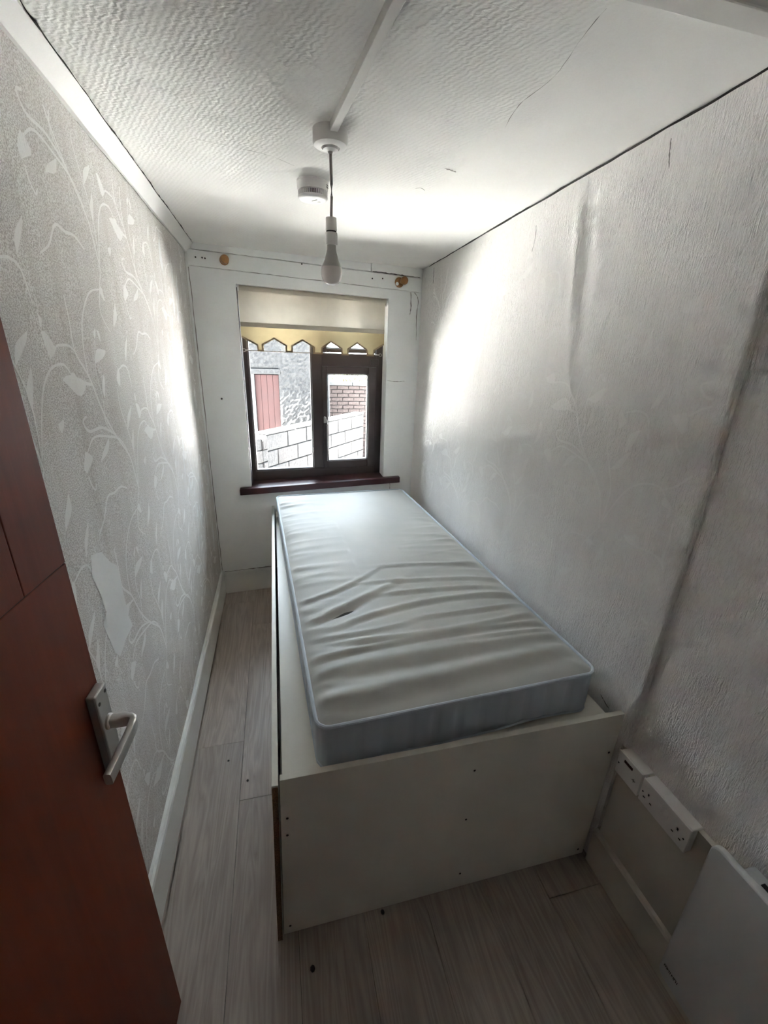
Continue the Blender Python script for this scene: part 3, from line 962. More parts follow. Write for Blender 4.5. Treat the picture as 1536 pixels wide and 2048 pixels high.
# ------------------------------------------------------------------ pendant lamp, smoke alarm, trunking
PX, PY = 0.6355, -1.505
pz = zc(PX, PY)
t = thing('pendant_lamp', 'bare bulb hanging on a white flex from a round ceiling rose', 'pendant lamp', (PX, PY, pz))
b = MB()
b.lathe([(0.049, 0.004), (0.049, -0.030), (0.046, -0.037), (0.040, -0.040), (0.026, -0.042), (0.024, -0.036), (0.006, -0.036)], (PX, PY, pz), (0, 0, 1), 40)
rose = b.build('ceiling_rose', M_white_plastic, t, smooth=True)
b = MB()
b.lathe([(0.023, -0.036), (0.021, -0.046), (0.008, -0.050), (0.005, -0.056)], (PX, PY, pz), (0, 0, 1), 28)
b.build('cord_cap', M_white_plastic, rose, smooth=True)
b = MB()
b.tube([(PX, PY, pz - 0.05), (PX + 0.001, PY, 2.20), (PX + 0.002, PY, 2.16), (PX + 0.002, PY, 2.13), (PX + 0.001, PY, 2.10), (PX, PY, 2.07)], 0.0042, 10)
b.build('cord', M_cord, t, smooth=True)
b = MB()
b.lathe([(0.007, 2.080), (0.0155, 2.078), (0.0172, 2.045), (0.0172, 2.0445)], (PX, PY, 0), (0, 0, 1), 28)
b.lathe([(0.0150, 2.0447), (0.0150, 2.0402)], (PX, PY, 0), (0, 0, 1), 28, 1)
b.lathe([(0.0178, 2.0400), (0.0186, 2.034), (0.0186, 2.012), (0.0180, 2.008), (0.0160, 2.008)], (PX, PY, 0), (0, 0, 1), 28)
b.build('lampholder', [M_white_plastic, M_black], t, smooth=True)
b = MB()
b.lathe([(0.0135, 2.009), (0.0135, 1.998), (0.0142, 1.994), (0.0165, 1.985), (0.0215, 1.968), (0.0290, 1.952), (0.0300, 1.950)], (PX, PY, 0), (0, 0, 1), 32)
bulb = b.build('bulb', M_grey_plastic, t, smooth=True)
b = MB()
b.lathe([(0.0300, 1.950), (0.0318, 1.942), (0.0322, 1.934), (0.0310, 1.924), (0.0275, 1.914), (0.0215, 1.9065), (0.013, 1.9025), (0.004, 1.9012), (0.0005, 1.901)], (PX, PY, 0), (0, 0, 1), 32)
b.build('frosted_cover', M_bulb, bulb, smooth=True)
reparent_offset(t)

AX, AY = 0.619, -1.120
az = zc(AX, AY)
t = thing('smoke_alarm', 'round white smoke alarm on the ceiling behind the hanging bulb', 'smoke alarm', (AX, AY, az))
b = MB()
b.lathe([(0.0565, 0.004), (0.0565, -0.003), (0.0555, -0.004), (0.0555, -0.006), (0.0565, -0.007), (0.0545, -0.030), (0.050, -0.031)], (AX, AY, az), (0, 0, 1), 48)
b.build('body', M_white_plastic, t, smooth=True)
b = MB()
b.lathe([(0.046, -0.030), (0.046, -0.046)], (AX, AY, az), (0, 0, 1), 40)
b.build('vent_core', M_crack, t)
b = MB()
for k in range(46):
    a = 2 * math.pi * k / 46
    ca_, sa_ = math.cos(a), math.sin(a)
    p = Vector((AX + ca_ * 0.0485, AY + sa_ * 0.0485, az - 0.038))
    u = Vector((ca_, sa_, 0)) * 0.004; v = Vector((-sa_, ca_, 0)) * 0.0013; w = Vector((0, 0, 0.009))
    b.hexa([p - u - v - w, p + u - v - w, p + u - v + w, p - u - v + w], [p - u + v - w, p + u + v - w, p + u + v + w, p - u + v + w])
b.build('vent_ribs', M_white_plastic, t, kind='stuff')
b = MB()
b.lathe([(0.050, -0.045), (0.0535, -0.0465), (0.0535, -0.049), (0.050, -0.054), (0.043, -0.0575), (0.0, -0.0595)], (AX, AY, az), (0, 0, 1), 48, cap=False)
cover = b.build('cover', M_white_plastic, t, smooth=True)
b = MB()
b.tube([(AX - 0.004, AY - 0.005, az - 0.0597), (AX + 0.013, AY - 0.022, az - 0.0592)], 0.0012, 6)
b.build('moulded_mark', M_grey_plastic, cover)
b = MB()
b.lathe([(0.006, 0), (0.006, -0.0012)], (AX + 0.022, AY + 0.004, az - 0.0578), (0, 0, 1), 16)
b.build('test_button', M_grey_plastic, cover)
b = MB()
for k in (0, 1):
    a0 = math.radians(-32)
    for q in range(4):
        a = a0 + q * 0.09
        b.box(AX + 0.0553 * math.cos(a) - 0.002, AX + 0.0553 * math.cos(a) + 0.0012, AY + 0.0553 * math.sin(a) - 0.0022, AY + 0.0553 * math.sin(a) + 0.0022, az - 0.015 - 0.006 * k, az - 0.0115 - 0.006 * k)
b.build('side_print', M_bead, t)
reparent_offset(t)

t = MB()
ax_, ay_, bx_, by_ = 0.637, -1.535, 0.707, -2.192
d = Vector((bx_ - ax_, by_ - ay_, 0)).normalized(); n = Vector((-d.y, d.x, 0)) * 0.0105
A_, B_ = Vector((ax_, ay_, 0)), Vector((bx_, by_, 0))
za, zb_ = zc(ax_, ay_), zc(bx_, by_)
def zz_(p, z): return Vector((p.x, p.y, z))
t.hexa([zz_(A_ - n, za - 0.022), zz_(A_ + n, za - 0.022), zz_(A_ + n, za + 0.003), zz_(A_ - n, za + 0.003)], [zz_(B_ - n, zb_ - 0.022), zz_(B_ + n, zb_ - 0.022), zz_(B_ + n, zb_ + 0.003), zz_(B_ - n, zb_ + 0.003)])
tr_o = t.build('cable_trunking', M_trim, bevel=0.0015)
tag(tr_o, 'slim white cable trunking running along the ceiling to the rose', 'cable trunking')

# ------------------------------------------------------------------ door
TH = math.radians(4.5)
dd = Vector((math.sin(TH), math.cos(TH), 0))             # along the leaf, hinge to edge
dn = Vector((math.cos(TH), -math.sin(TH), 0))            # out of the visible face
E0 = Vector((0.094, -2.238, 0))                          # lock edge of the visible face
LEAN = 0.010
def dp(s, z, out=0.0):
    """s metres back from the lock edge, z height, out of the face"""
    return E0 - dd * s + dn * (out - LEAN * (z - 1.0)) + Vector((0, 0, z))
door = bpy.data.objects.new('door_1', None); COL.objects.link(door); door['kind'] = 'structure'
door['label'] = 'open red-brown varnished door standing against the left wall'
def dbox(s0, s1, z0, z1, o0, o1, name, m, parent, bev=0.002):
    b = MB()
    b.hexa([dp(s0, z0, o1), dp(s1, z0, o1), dp(s1, z1, o1), dp(s0, z1, o1)], [dp(s0, z0, o0), dp(s1, z0, o0), dp(s1, z1, o0), dp(s0, z1, o0)])
    return b.build(name, m, parent, bevel=bev)
g_ = 0.0006
dbox(0, 0.76, 0.008, 1.364 - g_, -0.034, 0, 'lower_panel', M_door, door, 0.0015)
dbox(0, 0.112 - g_, 1.364 + g_, 1.985, -0.034, 0, 'stile', M_door, door, 0.0015)
dbox(0.112 + g_, 0.76, 1.364 + g_, 1.985, -0.034, 0, 'upper_panel', M_door, door, 0.0015)
dbox(0.005, 0.75, 0.012, 1.98, -0.030, -0.0015, 'core', M_crack, door, 0)
# lever handle on its backplate
hd = bpy.data.objects.new('lever_handle', None); COL.objects.link(hd); hd.parent = door
hd['label'] = 'satin grey lever handle on a rectangular plate'
b = MB()
S0, S1, Z0, Z1 = 0.006, 0.048, 0.925, 1.118
b.hexa([dp(S0, Z0, 0.017), dp(S1, Z0, 0.017), dp(S1, Z1, 0.017), dp(S0, Z1, 0.017)], [dp(S0, Z0, 0), dp(S1, Z0, 0), dp(S1, Z1, 0), dp(S0, Z1, 0)])
b.build('backplate', M_alu, hd, bevel=0.003)
lev = MB()
zl = 1.043
sp = 0.027
path = [dp(sp, zl, 0.016), dp(sp, zl, 0.034), dp(sp, zl, 0.050), dp(sp + 0.001, zl, 0.058), dp(sp + 0.004, zl, 0.0625), dp(sp + 0.009, zl - 0.001, 0.0645), dp(sp + 0.03, zl - 0.003, 0.065), dp(sp + 0.08, zl - 0.007, 0.0635), dp(sp + 0.118, zl - 0.010, 0.0615)]
# flattened tube
pts = [Vector(p) for p in path]
vs = []
N = 14
for i, p in enumerate(pts):
    tg = (pts[min(i + 1, len(pts) - 1)] - pts[max(i - 1, 0)]).normalized()
    upz = Vector((0, 0, 1)); side = tg.cross(upz).normalized(); upz = side.cross(tg)
    hz, hw = (0.0105, 0.0105) if i < 2 else (0.0125, 0.0065)
    for k in range(N):
        a = 2 * math.pi * k / N
        c_, s_ = math.cos(a), math.sin(a)
        c_ = math.copysign(abs(c_) ** 0.4, c_); s_ = math.copysign(abs(s_) ** 0.4, s_)
        vs.append(p + side * hw * c_ + upz * hz * s_)
fs = [(i * N + k, i * N + (k + 1) % N, (i + 1) * N + (k + 1) % N, (i + 1) * N + k) for i in range(len(pts) - 1) for k in range(N)]
fs += [tuple(range(N))[::-1], tuple((len(pts) - 1) * N + k for k in range(N))]
lev.add(vs, fs)
lev.build('lever', M_alu, hd, smooth=True)
b = MB(); b.lathe([(0.0145, 0.0), (0.0145, 0.004), (0.0125, 0.006)], dp(sp, zl, 0.0168), dn, 20); b.build('collar', M_alu, hd, smooth=True)
for s_, z_ in ((0.014, 1.104), (0.040, 1.096), (0.014, 0.952), (0.038, 0.938)):
    b = MB(); b.lathe([(0.0038, 0), (0.0034, 0.0012)], dp(s_, z_, 0.0169), dn, 12); b.build('screw', M_screw, hd)

# ------------------------------------------------------------------ bed
YB, HB, XBT, XBB, HP = -2.150, 0.659, 0.404, 0.384, 0.612
bed = thing('bed_frame', 'white board bed box with a plain end panel, along the right wall', 'bed', (0.93, -1.06, 0))
def xb(z): return XBB + (XBT - XBB) * z / HB
b = MB()
xR = 1.4705
b.hexa([(xb(0), YB, 0.001), (1.4585, YB, 0.001), (1.4715, YB, HB), (xb(HB), YB, HB)], [(xb(0), YB + 0.018, 0.001), (1.4585, YB + 0.018, 0.001), (1.4715, YB + 0.018, HB), (xb(HB), YB + 0.018, HB)])
endp = b.build('end_panel', M_melamine, bed, bevel=0.001)
for x, z in ((0.966, 0.547), (0.96, 0.337), (0.966, 0.071), (0.417, 0.514), (0.414, 0.447), (1.434, 0.029), (0.404, 0.037), (1.450, 0.50)):
    b = MB(); b.lathe([(0.0036, -0.002), (0.0036, 0.0008)], (x, YB, z), (0, -1, 0), 10); b.build('screw_hole', M_crack, endp)
b = MB()
y0, y1 = YB - 0.012, 0.018
ts = 0.017
gp = 0.0035
b.hexa([(xb(0) - ts - gp, y0, 0.001), (xb(0) - gp, y0, 0.001), (xb(HB) - gp, y0, HB), (xb(HB) - ts - gp, y0, HB)], [(xb(0) - ts - gp, y1, 0.001), (xb(0) - gp, y1, 0.001), (xb(HB) - gp, y1, HB), (xb(HB) - ts - gp, y1, HB)])
side = b.build('side_panel', M_melamine, bed, bevel=0.001)
b = MB()
b.hexa([(xb(0) - ts - gp + .001, y0 - 0.0012, 0.002), (xb(0) - gp - .001, y0 - 0.0012, 0.002), (xb(HB) - gp - .001, y0 - 0.0012, HB - 0.006), (xb(HB) - ts - gp + .001, y0 - 0.0012, HB - 0.006)],
       [(xb(0) - ts - gp + .001, y0 + 0.001, 0.002), (xb(0) - gp - .001, y0 + 0.001, 0.002), (xb(HB) - gp - .001, y0 + 0.001, HB - 0.006), (xb(HB) - ts - gp + .001, y0 + 0.001, HB - 0.006)])
b.build('raw_end', M_chip, side)['label'] = 'raw brown chipboard end of the side panel'
# long lid boards the mattress lies on
b = MB(); b.hexa([(0.409, YB + 0.020, HP - .018), (1.456, YB + 0.020, HP - .018), (1.456, YB + 0.020, HP), (0.409, YB + 0.020, HP)], [(0.409, 0.026, HP - .018), (1.444, 0.112, HP - .018), (1.444, 0.112, HP), (0.409, 0.026, HP)]); b.build('lid_board', M_melamine, bed, bevel=0.001)
b = MB(); b.box(0.412, 1.445, YB + 0.019, YB + 0.05, 0.001, HP - 0.019); b.box(0.412, 1.40, -0.08, -0.05, 0.001, HP - 0.019); b.box(1.41, 1.43, YB + 0.06, -0.09, 0.001, HP - 0.019)
b.build('inner_support', M_melamine, bed)
reparent_offset(bed)

# ------------------------------------------------------------------ mattress
MA = 0.0433
ex = Vector((math.cos(MA), math.sin(MA), 0)); ey = Vector((-math.sin(MA), math.cos(MA), 0))
MO = Vector((0.5087, -2.1112, 0))
MW, ML, MT = 0.897, 2.005, 0.163
RC = 0.036
mt = thing('mattress', 'creased grey-green single mattress with blue-grey quilted sides, on the white bed', 'mattress', (0.93, -1.06, HP))
def mp_(s, t, z): return MO + ex * s + ey * t + Vector((0, 0, z))
rw = random.Random(11)
pk_l = [(rw.random() * ML, 0.010 + rw.random() * 0.016, 0.002 + rw.random() * 0.0042, (rw.random() - 0.5) * 0.5, 0.05 + rw.random() * 0.12) for _ in range(62)]
pk_r = [(rw.random() * ML * 0.75, 0.009 + rw.random() * 0.014, 0.002 + rw.random() * 0.0045, (rw.random() - 0.4) * 0.5, 0.05 + rw.random() * 0.16) for _ in range(44)]
cre = [((0.16, 0.43), (0.50, 0.505), (0.90, 0.472), 0.016, 0.006), ((0.12, 0.325), (0.52, 0.30), (0.89, 0.332), 0.015, 0.006), ((0.03, 0.262), (0.41, 0.281), (0.89, 0.271), 0.013, 0.006),
       ((0.05, 0.075), (0.42, 0.098), (0.87, 0.125), 0.030, 0.007), ((0.03, 0.47), (0.21, 0.560), (0.40, 0.665), 0.022, 0.008), ((0.35, 0.60), (0.62, 0.585), (0.90, 0.545), 0.014, 0.005),
       ((0.02, 0.19), (0.40, 0.20), (0.88, 0.20), 0.030, 0.007), ((0.30, 0.70), (0.60, 0.67), (0.90, 0.615), 0.013, 0.004), ((0.45, 0.40), (0.68, 0.395), (0.90, 0.395), 0.012, 0.005), ((0.02, 0.62), (0.15, 0.66), (0.32, 0.76), 0.016, 0.005),
       ((0.4, 0.83), (0.65, 0.80), (0.9, 0.74), 0.014, 0.003), ((0.02, 0.37), (0.15, 0.36), (0.4, 0.385), 0.014, 0.004), ((0.55, 0.235), (0.75, 0.228), (0.9, 0.232), 0.010, 0.005)]
def quad_t(c, s):
    (a0, b0), (a1, b1), (a2, b2) = c[0], c[1], c[2]
    # quadratic through the three points
    return b0 * (s - a1) * (s - a2) / ((a0 - a1) * (a0 - a2)) + b1 * (s - a0) * (s - a2) / ((a1 - a0) * (a1 - a2)) + b2 * (s - a0) * (s - a1) / ((a2 - a0) * (a2 - a1))
def top_h(s, t):
    de = min(s, MW - s, t, ML - t)
    crown = 0.020 * (1 - math.exp(-max(0, de) / 0.06))
    env = 1 - math.exp(-(max(0, de) / 0.022) ** 2)
    h = 0.0
    for c in cre:
        tt = quad_t(c, s)
        d = t - tt
        if abs(d) < 0.12:
            e = 1 / (1 + math.exp(-(s - c[0][0]) / 0.03)) * (1 / (1 + math.exp((s - c[2][0]) / 0.06)))
            h += 1.3 * c[4] * e * (g(d, c[3]) - 0.55 * g(d + c[3] * 1.5, c[3]))
    for t0, w, a, k, L in pk_l:
        if s < 0.3:
            d = t - t0 - k * s
            if abs(d) < 0.06: h += a * math.exp(-s / L) * g(d, w)
    for t0, w, a, k, L in pk_r:
        if MW - s < 0.35:
            d = t - t0 - k * (MW - s)
            if abs(d) < 0.06: h += a * math.exp(-(MW - s) / L) * g(d, w)
    h += 0.003 * math.sin(5.5 * t + 1.2 * s + 0.6) + 0.0025 * math.sin(11 * t - 3 * s)
    # quilting dimples still visible at the window end
    if t > 1.15:
        h -= 0.0022 * (0.5 + 0.5 * math.sin(s * 48 + math.sin(t * 20))) * (0.5 + 0.5 * math.sin(t * 40 + math.sin(s * 30))) * min(1, (t - 1.15) / 0.3) * max(0, 1 - s / 0.55)
    # sag pocket by the slit
    h -= 0.008 * g(s - 0.165, 0.06) * g(t - 0.497 - 0.35 * (s - 0.165), 0.012)
    return HP + MT - 0.008 + crown + h * env
def inset(t):
    d = min(t, ML - t)
    if d >= RC: return 0.0
    return RC - math.sqrt(max(0, RC * RC - (RC - d) ** 2))
NS, NTT = 110, 240
b = MB()
for j in range(NTT + 1):
    t_ = ML * j / NTT
    if j == 0: t_ = 0.0008
    if j == NTT: t_ = ML - 0.0008
    i0 = inset(t_)
    for i in range(NS + 1):
        s_ = i0 + (MW - 2 * i0) * i / NS
        z_ = top_h(s_, t_)
        de = min(s_ - i0, MW - i0 - s_, t_, ML - t_)
        b.v.append(mp_(s_, t_, z_))
for j in range(NTT):
    for i in range(NS):
        a = j * (NS + 1) + i
        b.f.append((a, a + 1, a + NS + 2, a + NS + 1))
b.mi = [0] * len(b.f)
topo = b.build('top_panel', M_mat_top, mt, smooth=180)
# perimeter of the rounded rectangle
def perim(inf=0.0, step=0.0125):
    P = []
    r = RC
    segs = [((r, 0), (MW - r, 0)), 'c1', ((MW, r), (MW, ML - r)), 'c2', ((MW - r, ML), (r, ML)), 'c3', ((0, ML - r), (0, r)), 'c4']
    cc = {'c1': (MW - r, r, -90), 'c2': (MW - r, ML - r, 0), 'c3': (r, ML - r, 90), 'c4': (r, r, 180)}
    for sgm in segs:
        if isinstance(sgm, str):
            cx, cy, a0 = cc[sgm]
            for k in range(7):
                a = math.radians(a0 + 90 * k / 7)
                P.append((cx + r * math.cos(a), cy + r * math.sin(a), math.cos(a), math.sin(a)))
        else:
            (x0, y0_), (x1, y1_) = sgm
            L = math.hypot(x1 - x0, y1_ - y0_); n = max(1, int(L / step))
            nx, ny = (y1_ - y0_) / L, -(x1 - x0) / L
            for k in range(n):
                P.append((x0 + (x1 - x0) * k / n, y0_ + (y1_ - y0_) * k / n, nx, ny))
    return P
P = perim()
cum = 0; last = None
b = MB()
lev_ = [0.004, 0.012, 0.03, 0.06, 0.09, 0.12, 0.142, MT - 0.010, MT - 0.006]
prof_o = [-0.006, 0.001, 0.003, 0.004, 0.004, 0.003, 0.002, -0.001, -0.006]
cols = []
for k, (s_, t_, nx, ny) in enumerate(P):
    if last: cum += math.hypot(s_ - last[0], t_ - last[1])
    last = (s_, t_)
    ph = (cum / 0.076) % 1.0
    q = abs(math.sin(math.pi * ph)) ** 0.33
    for lz, po in zip(lev_, prof_o):
        o_ = po + 0.015 * (q - 1) * (0.05 + 0.95 * math.sin(math.pi * min(1, lz / MT)))
        wob = 0.0
        if lz < 0.02 and t_ < 0.05 and s_ > 0.55:
            wob = 0.010 * math.sin(max(0, min(1, (s_ - 0.55) / 0.3)) * math.pi)
        b.v.append(mp_(s_ + nx * o_, t_ + ny * o_, HP + lz + wob))
nl = len(lev_)
for k in range(len(P)):
    k2 = (k + 1) % len(P)
    for j in range(nl - 1):
        b.f.append((k * nl + j, k2 * nl + j, k2 * nl + j + 1, k * nl + j + 1))
b.f.append(tuple(k * nl for k in range(len(P)))[::-1])
b.mi = [0] * len(b.f)
b.build('quilted_border', M_mat_side, mt, smooth=180)
Pf = P[::2]
b = MB(); b.tube([mp_(s_ + nx * 0.001, t_ + ny * 0.001, HP + MT - 0.006) for s_, t_, nx, ny in Pf], 0.0058, 8, closed=True)
b.build('piping', M_piping, mt, smooth=True)
b = MB(); b.tube([mp_(s_ - nx * 0.002, t_ - ny * 0.002, HP + 0.008 + (0.010 * math.sin(max(0, min(1, (s_ - 0.55) / 0.3)) * math.pi) if t_ < 0.05 and s_ > 0.55 else 0)) for s_, t_, nx, ny in Pf], 0.0055, 8, closed=True)
b.build('piping', M_piping, mt, smooth=True)
# slit in the cover
up_, dn_ = [], []
for k in range(9):
    f = k / 8
    s_ = 0.118 + 0.094 * f
    tc_ = 0.474 + 0.040 * f ** 0.8
    w = 0.010 * math.sin(math.pi * f) ** 0.8 * (0.6 + 0.6 * f)
    up_.append((s_, tc_ + w)); dn_.append((s_, tc_ - w * 0.7))
b = MB()
vs = []
for (a, c), (a2, c2) in zip(up_, dn_):
    vs += [mp_(a, c, top_h(a, c) + 0.0006), mp_(a2, c2, top_h(a2, c2) + 0.0006)]
b.add(vs, [(2 * k, 2 * k + 1, 2 * k + 3, 2 * k + 2) for k in range(8)])
b.build('slit', M_tear, mt)
reparent_offset(mt)

# ------------------------------------------------------------------ sockets on the right wall
def rbox(bb, x0, x1, ya, yb_, za, zb2, m=0): bb.box(x0, x1, min(ya, yb_), max(ya, yb_), za, zb2, m)
XF = 1.446
sp_ = thing('fused_spur', 'white fused spur unit with a dark red neon slot, against the bed end', 'fused spur', (1.47, -2.232, 0.513))
b = MB(); rbox(b, XF + 0.006, 1.4915, -2.188, -2.279, 0.471, 0.5575); b.build('back_box', M_white_plastic, sp_, bevel=0.003)
b = MB(); rbox(b, XF, XF + 0.0058, -2.187, -2.280, 0.470, 0.5585); fp = b.build('face_plate', M_white_plastic, sp_, bevel=0.0025)
b = MB(); rbox(b, XF - 0.002, XF + 0.001, -2.214, -2.246, 0.535, 0.5435); b.build('neon_slot', M_neon, fp)
b = MB(); b.lathe([(0.0025, 0), (0.002, 0.0012)], (XF, -2.196, 0.512), (-1, 0, 0), 10); b.build('screw', M_black, fp)
b = MB(); rbox(b, XF - 0.0015, XF + 0.001, -2.252, -2.264, 0.508, 0.5095); rbox(b, XF - 0.0015, XF + 0.001, -2.2575, -2.2590, 0.503, 0.515); b.build('fuse_mark', M_bead, fp)
reparent_offset(sp_)
so = thing('double_socket', 'white double power socket beside the panel heater', 'power socket', (1.47, -2.365, 0.513))
b = MB(); rbox(b, XF + 0.006, 1.4915, -2.286, -2.443, 0.472, 0.5565); b.build('back_box', M_white_plastic, so, bevel=0.003)
b = MB(); rbox(b, XF, XF + 0.0058, -2.285, -2.444, 0.471, 0.5575); fp = b.build('face_plate', M_white_plastic, so, bevel=0.0025)
for cy in (-2.3135, -2.412):
    b = MB()
    rbox(b, XF - 0.0006, XF + 0.001, cy - 0.002, cy + 0.002, 0.516, 0.5235)
    rbox(b, XF - 0.0006, XF + 0.001, cy + 0.0085, cy + 0.0150, 0.4965, 0.5000)
    rbox(b, XF - 0.0006, XF + 0.001, cy - 0.0150, cy - 0.0085, 0.4965, 0.5000)
    b.build('pin_slots', M_black, fp)
for cy in (-2.351, -2.374):
    b = MB()
    b.add([(XF, cy + 0.007, 0.512), (XF, cy - 0.007, 0.512), (XF - 0.0045, cy - 0.007, 0.516), (XF - 0.0045, cy + 0.007, 0.516), (XF - 0.001, cy - 0.007, 0.535), (XF - 0.001, cy + 0.007, 0.535), (XF + .001, cy - 0.007, 0.535), (XF + .001, cy + 0.007, 0.535)],
          [(0, 1, 2, 3), (3, 2, 4, 5), (5, 4, 6, 7), (0, 3, 5, 7), (1, 6, 4, 2), (0, 7, 6, 1)])
    b.build('rocker', M_white_plastic, fp, bevel=0.001)
for cy in (-2.294, -2.432):
    b = MB(); b.lathe([(0.0025, 0), (0.002, 0.0012)], (XF, cy, 0.512), (-1, 0, 0), 10); b.build('screw', M_black, fp)
reparent_offset(so)

# ------------------------------------------------------------------ panel heater
ht = thing('panel_heater', 'pale grey flat panel heater with rounded corners, on the right wall', 'heater', (1.42, -2.80, 0.37))
def rrect(y0, y1, z0, z1, r, n=8):
    out = []
    for cy, cz, a0 in ((y1 - r, z1 - r, 0), (y0 + r, z1 - r, 90), (y0 + r, z0 + r, 180), (y1 - r, z0 + r, 270)):
        for k in range(n + 1):
            a = math.radians(a0 + 90 * k / n)
            out.append((cy + r * math.cos(a), cz + r * math.sin(a)))
    return out
b = MB(); b.prism([(1.402, y, z) for y, z in rrect(-3.03, -2.513, 0.110, 0.640, 0.022)], (0.020, 0, 0)); fpn = b.build('front_panel', M_heater, ht, bevel=0.004, smooth=True)
b = MB(); b.prism([(1.4225, y, z) for y, z in rrect(-2.98, -2.565, 0.16, 0.622, 0.01)], (0.045, 0, 0)); rb = b.build('rear_casing', M_heater, ht, bevel=0.002)
for k in range(9):
    b = MB(); yy = -2.602 - 0.042 * k; b.box(1.440, 1.452, yy - 0.022, yy, 0.6215, 0.6228); b.build('vent_slot', M_black, rb)
b = MB()
rbox(b, 1.465, 1.4920, -2.66, -2.70, 0.2, 0.58); rbox(b, 1.465, 1.4920, -2.86, -2.90, 0.2, 0.58); b.build('wall_bracket', M_heater, ht)
# small black lettering low on the panel (too small to read)
b = MB()
yy = -2.524
for k, (w, st) in enumerate(((0.0075, 3), (0.0055, 2), (0.0035, 1), (0.0055, 2), (0.0055, 2), (0.004, 1))):
    for q in range(st):
        yk = yy - w * (q / max(1, st - 1) if st > 1 else 0.3)
        b.box(1.4014, 1.4022, yk - 0.0013, yk + 0.0001, 0.1535, 0.1615)
    if st > 1:
        zq = 0.1585 if k % 2 else 0.1602
        b.box(1.4014, 1.4022, yy - w, yy, zq, zq + 0.0014)
    yy -= w + 0.0022
b.build('lettering', M_black, fpn)
reparent_offset(ht)

# ------------------------------------------------------------------ crumbs on the floor
for k, (x, y, sz, where) in enumerate(((0.160, -1.479, 0.0045, 'dark crumb of dirt on the floor plank nearest the left wall'), (0.247, -1.594, 0.0055, 'dark crumb of dirt on the floor close beside the bed side panel'),
                                     (0.696, -2.163, 0.006, 'dark crumb of dirt at the foot of the white bed end panel'), (0.463, -2.251, 0.008, 'dark crumb of dirt on the dim floor in front of the bed'))):
    r_ = random.Random(k)
    b = MB()
    b.lathe([(sz * 0.5, 0), (sz * (0.9 + 0.2 * r_.random()), sz * 0.4), (sz * 0.6, sz * 0.9), (sz * 0.1, sz * 1.05)], (0, 0, 0), (0.15 * r_.random(), 0.15, 1), 7)
    o = b.build('crumb', M_black)
    o.location = (x, y, 0.0002)
    o.scale = (1.0, 1.3, 0.8)
    tag(o, where, 'crumb', 'crumbs of dirt on the floor')

# ------------------------------------------------------------------ outside
yg = MB().box(-8, 10, 0.36, 14, -0.7, -0.5).build('yard_ground', M_yard, kind='structure')
MB().box(2.1, 5, 2.2, 4.9, -0.5, -0.47).build('pale_bounce_slab', M_bounce, yg)  # added out of view: sunlit slab bouncing fill light into the room
MB().box(-5, -0.1, 1.5, 4.98, -0.5, -0.47).build('grey_bounce_slab', M_bounce2, yg)  # second unseen slab, added on the left to throw bounced light indoors
# rendered outbuilding with a red door
ob = thing('outbuilding', 'pebbledashed outbuilding with a red door, across the yard outside', 'building', (0.0, 5.1, -0.5))
rb_ = random.Random(5)
b = MB()
DX0, DX1, DZ1 = 0.125, 0.530, 1.300
def dash(x0, x1, z0, z1, bb):
    nx = max(1, int((x1 - x0) / 0.035)); nz = max(1, int((z1 - z0) / 0.035))
    vs = []
    for i in range(nx + 1):
        for j in range(nz + 1):
            e = 0 if i in (0, nx) or j in (0, nz) else rb_.random() * 0.022
            vs.append((x0 + (x1 - x0) * i / nx, 5.0 - e, z0 + (z1 - z0) * j / nz))
    bb.add(vs, [(i * (nz + 1) + j, (i + 1) * (nz + 1) + j, (i + 1) * (nz + 1) + j + 1, i * (nz + 1) + j + 1) for i in range(nx) for j in range(nz)])
dash(-2.2, DX0 - 0.05, -0.5, 2.5, b)
dash(DX1, 1.385, -0.5, 2.5, b)
dash(DX0 - 0.05, DX1, DZ1 + 0.11, 2.5, b)
b.box(-6.0, DX0 - 0.05, 5.001, 5.3, -0.5, 2.5); b.box(DX1, 1.385, 5.001, 5.3, -0.5, 2.5); b.box(DX0 - 0.05, DX1, 5.001, 5.3, DZ1 + 0.11, 2.5); b.box(-6.0, 1.385, 5.25, 5.9, -0.5, 2.5)  # wall body carried far left, out of view, to block low sky light
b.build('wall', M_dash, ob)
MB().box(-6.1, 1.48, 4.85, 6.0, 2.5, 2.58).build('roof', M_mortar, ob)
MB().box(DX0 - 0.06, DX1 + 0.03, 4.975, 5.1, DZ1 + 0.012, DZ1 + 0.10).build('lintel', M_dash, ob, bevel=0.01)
MB().box(DX0 - 0.048, DX0 - 0.002, 4.985, 5.1, -0.5, DZ1 + 0.012).build('door_post', M_whitewood, ob, bevel=0.005)
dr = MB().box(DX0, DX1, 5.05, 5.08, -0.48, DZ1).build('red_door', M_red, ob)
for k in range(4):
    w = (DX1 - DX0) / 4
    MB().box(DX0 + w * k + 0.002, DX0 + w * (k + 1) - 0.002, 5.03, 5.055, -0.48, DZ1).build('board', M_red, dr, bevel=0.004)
b = MB(); b.tube([(1.36, 4.95, -0.5), (1.36, 4.95, 2.45)], 0.04, 12); b.build('drainpipe', M_whitewood, ob, smooth=True)
reparent_offset(ob)
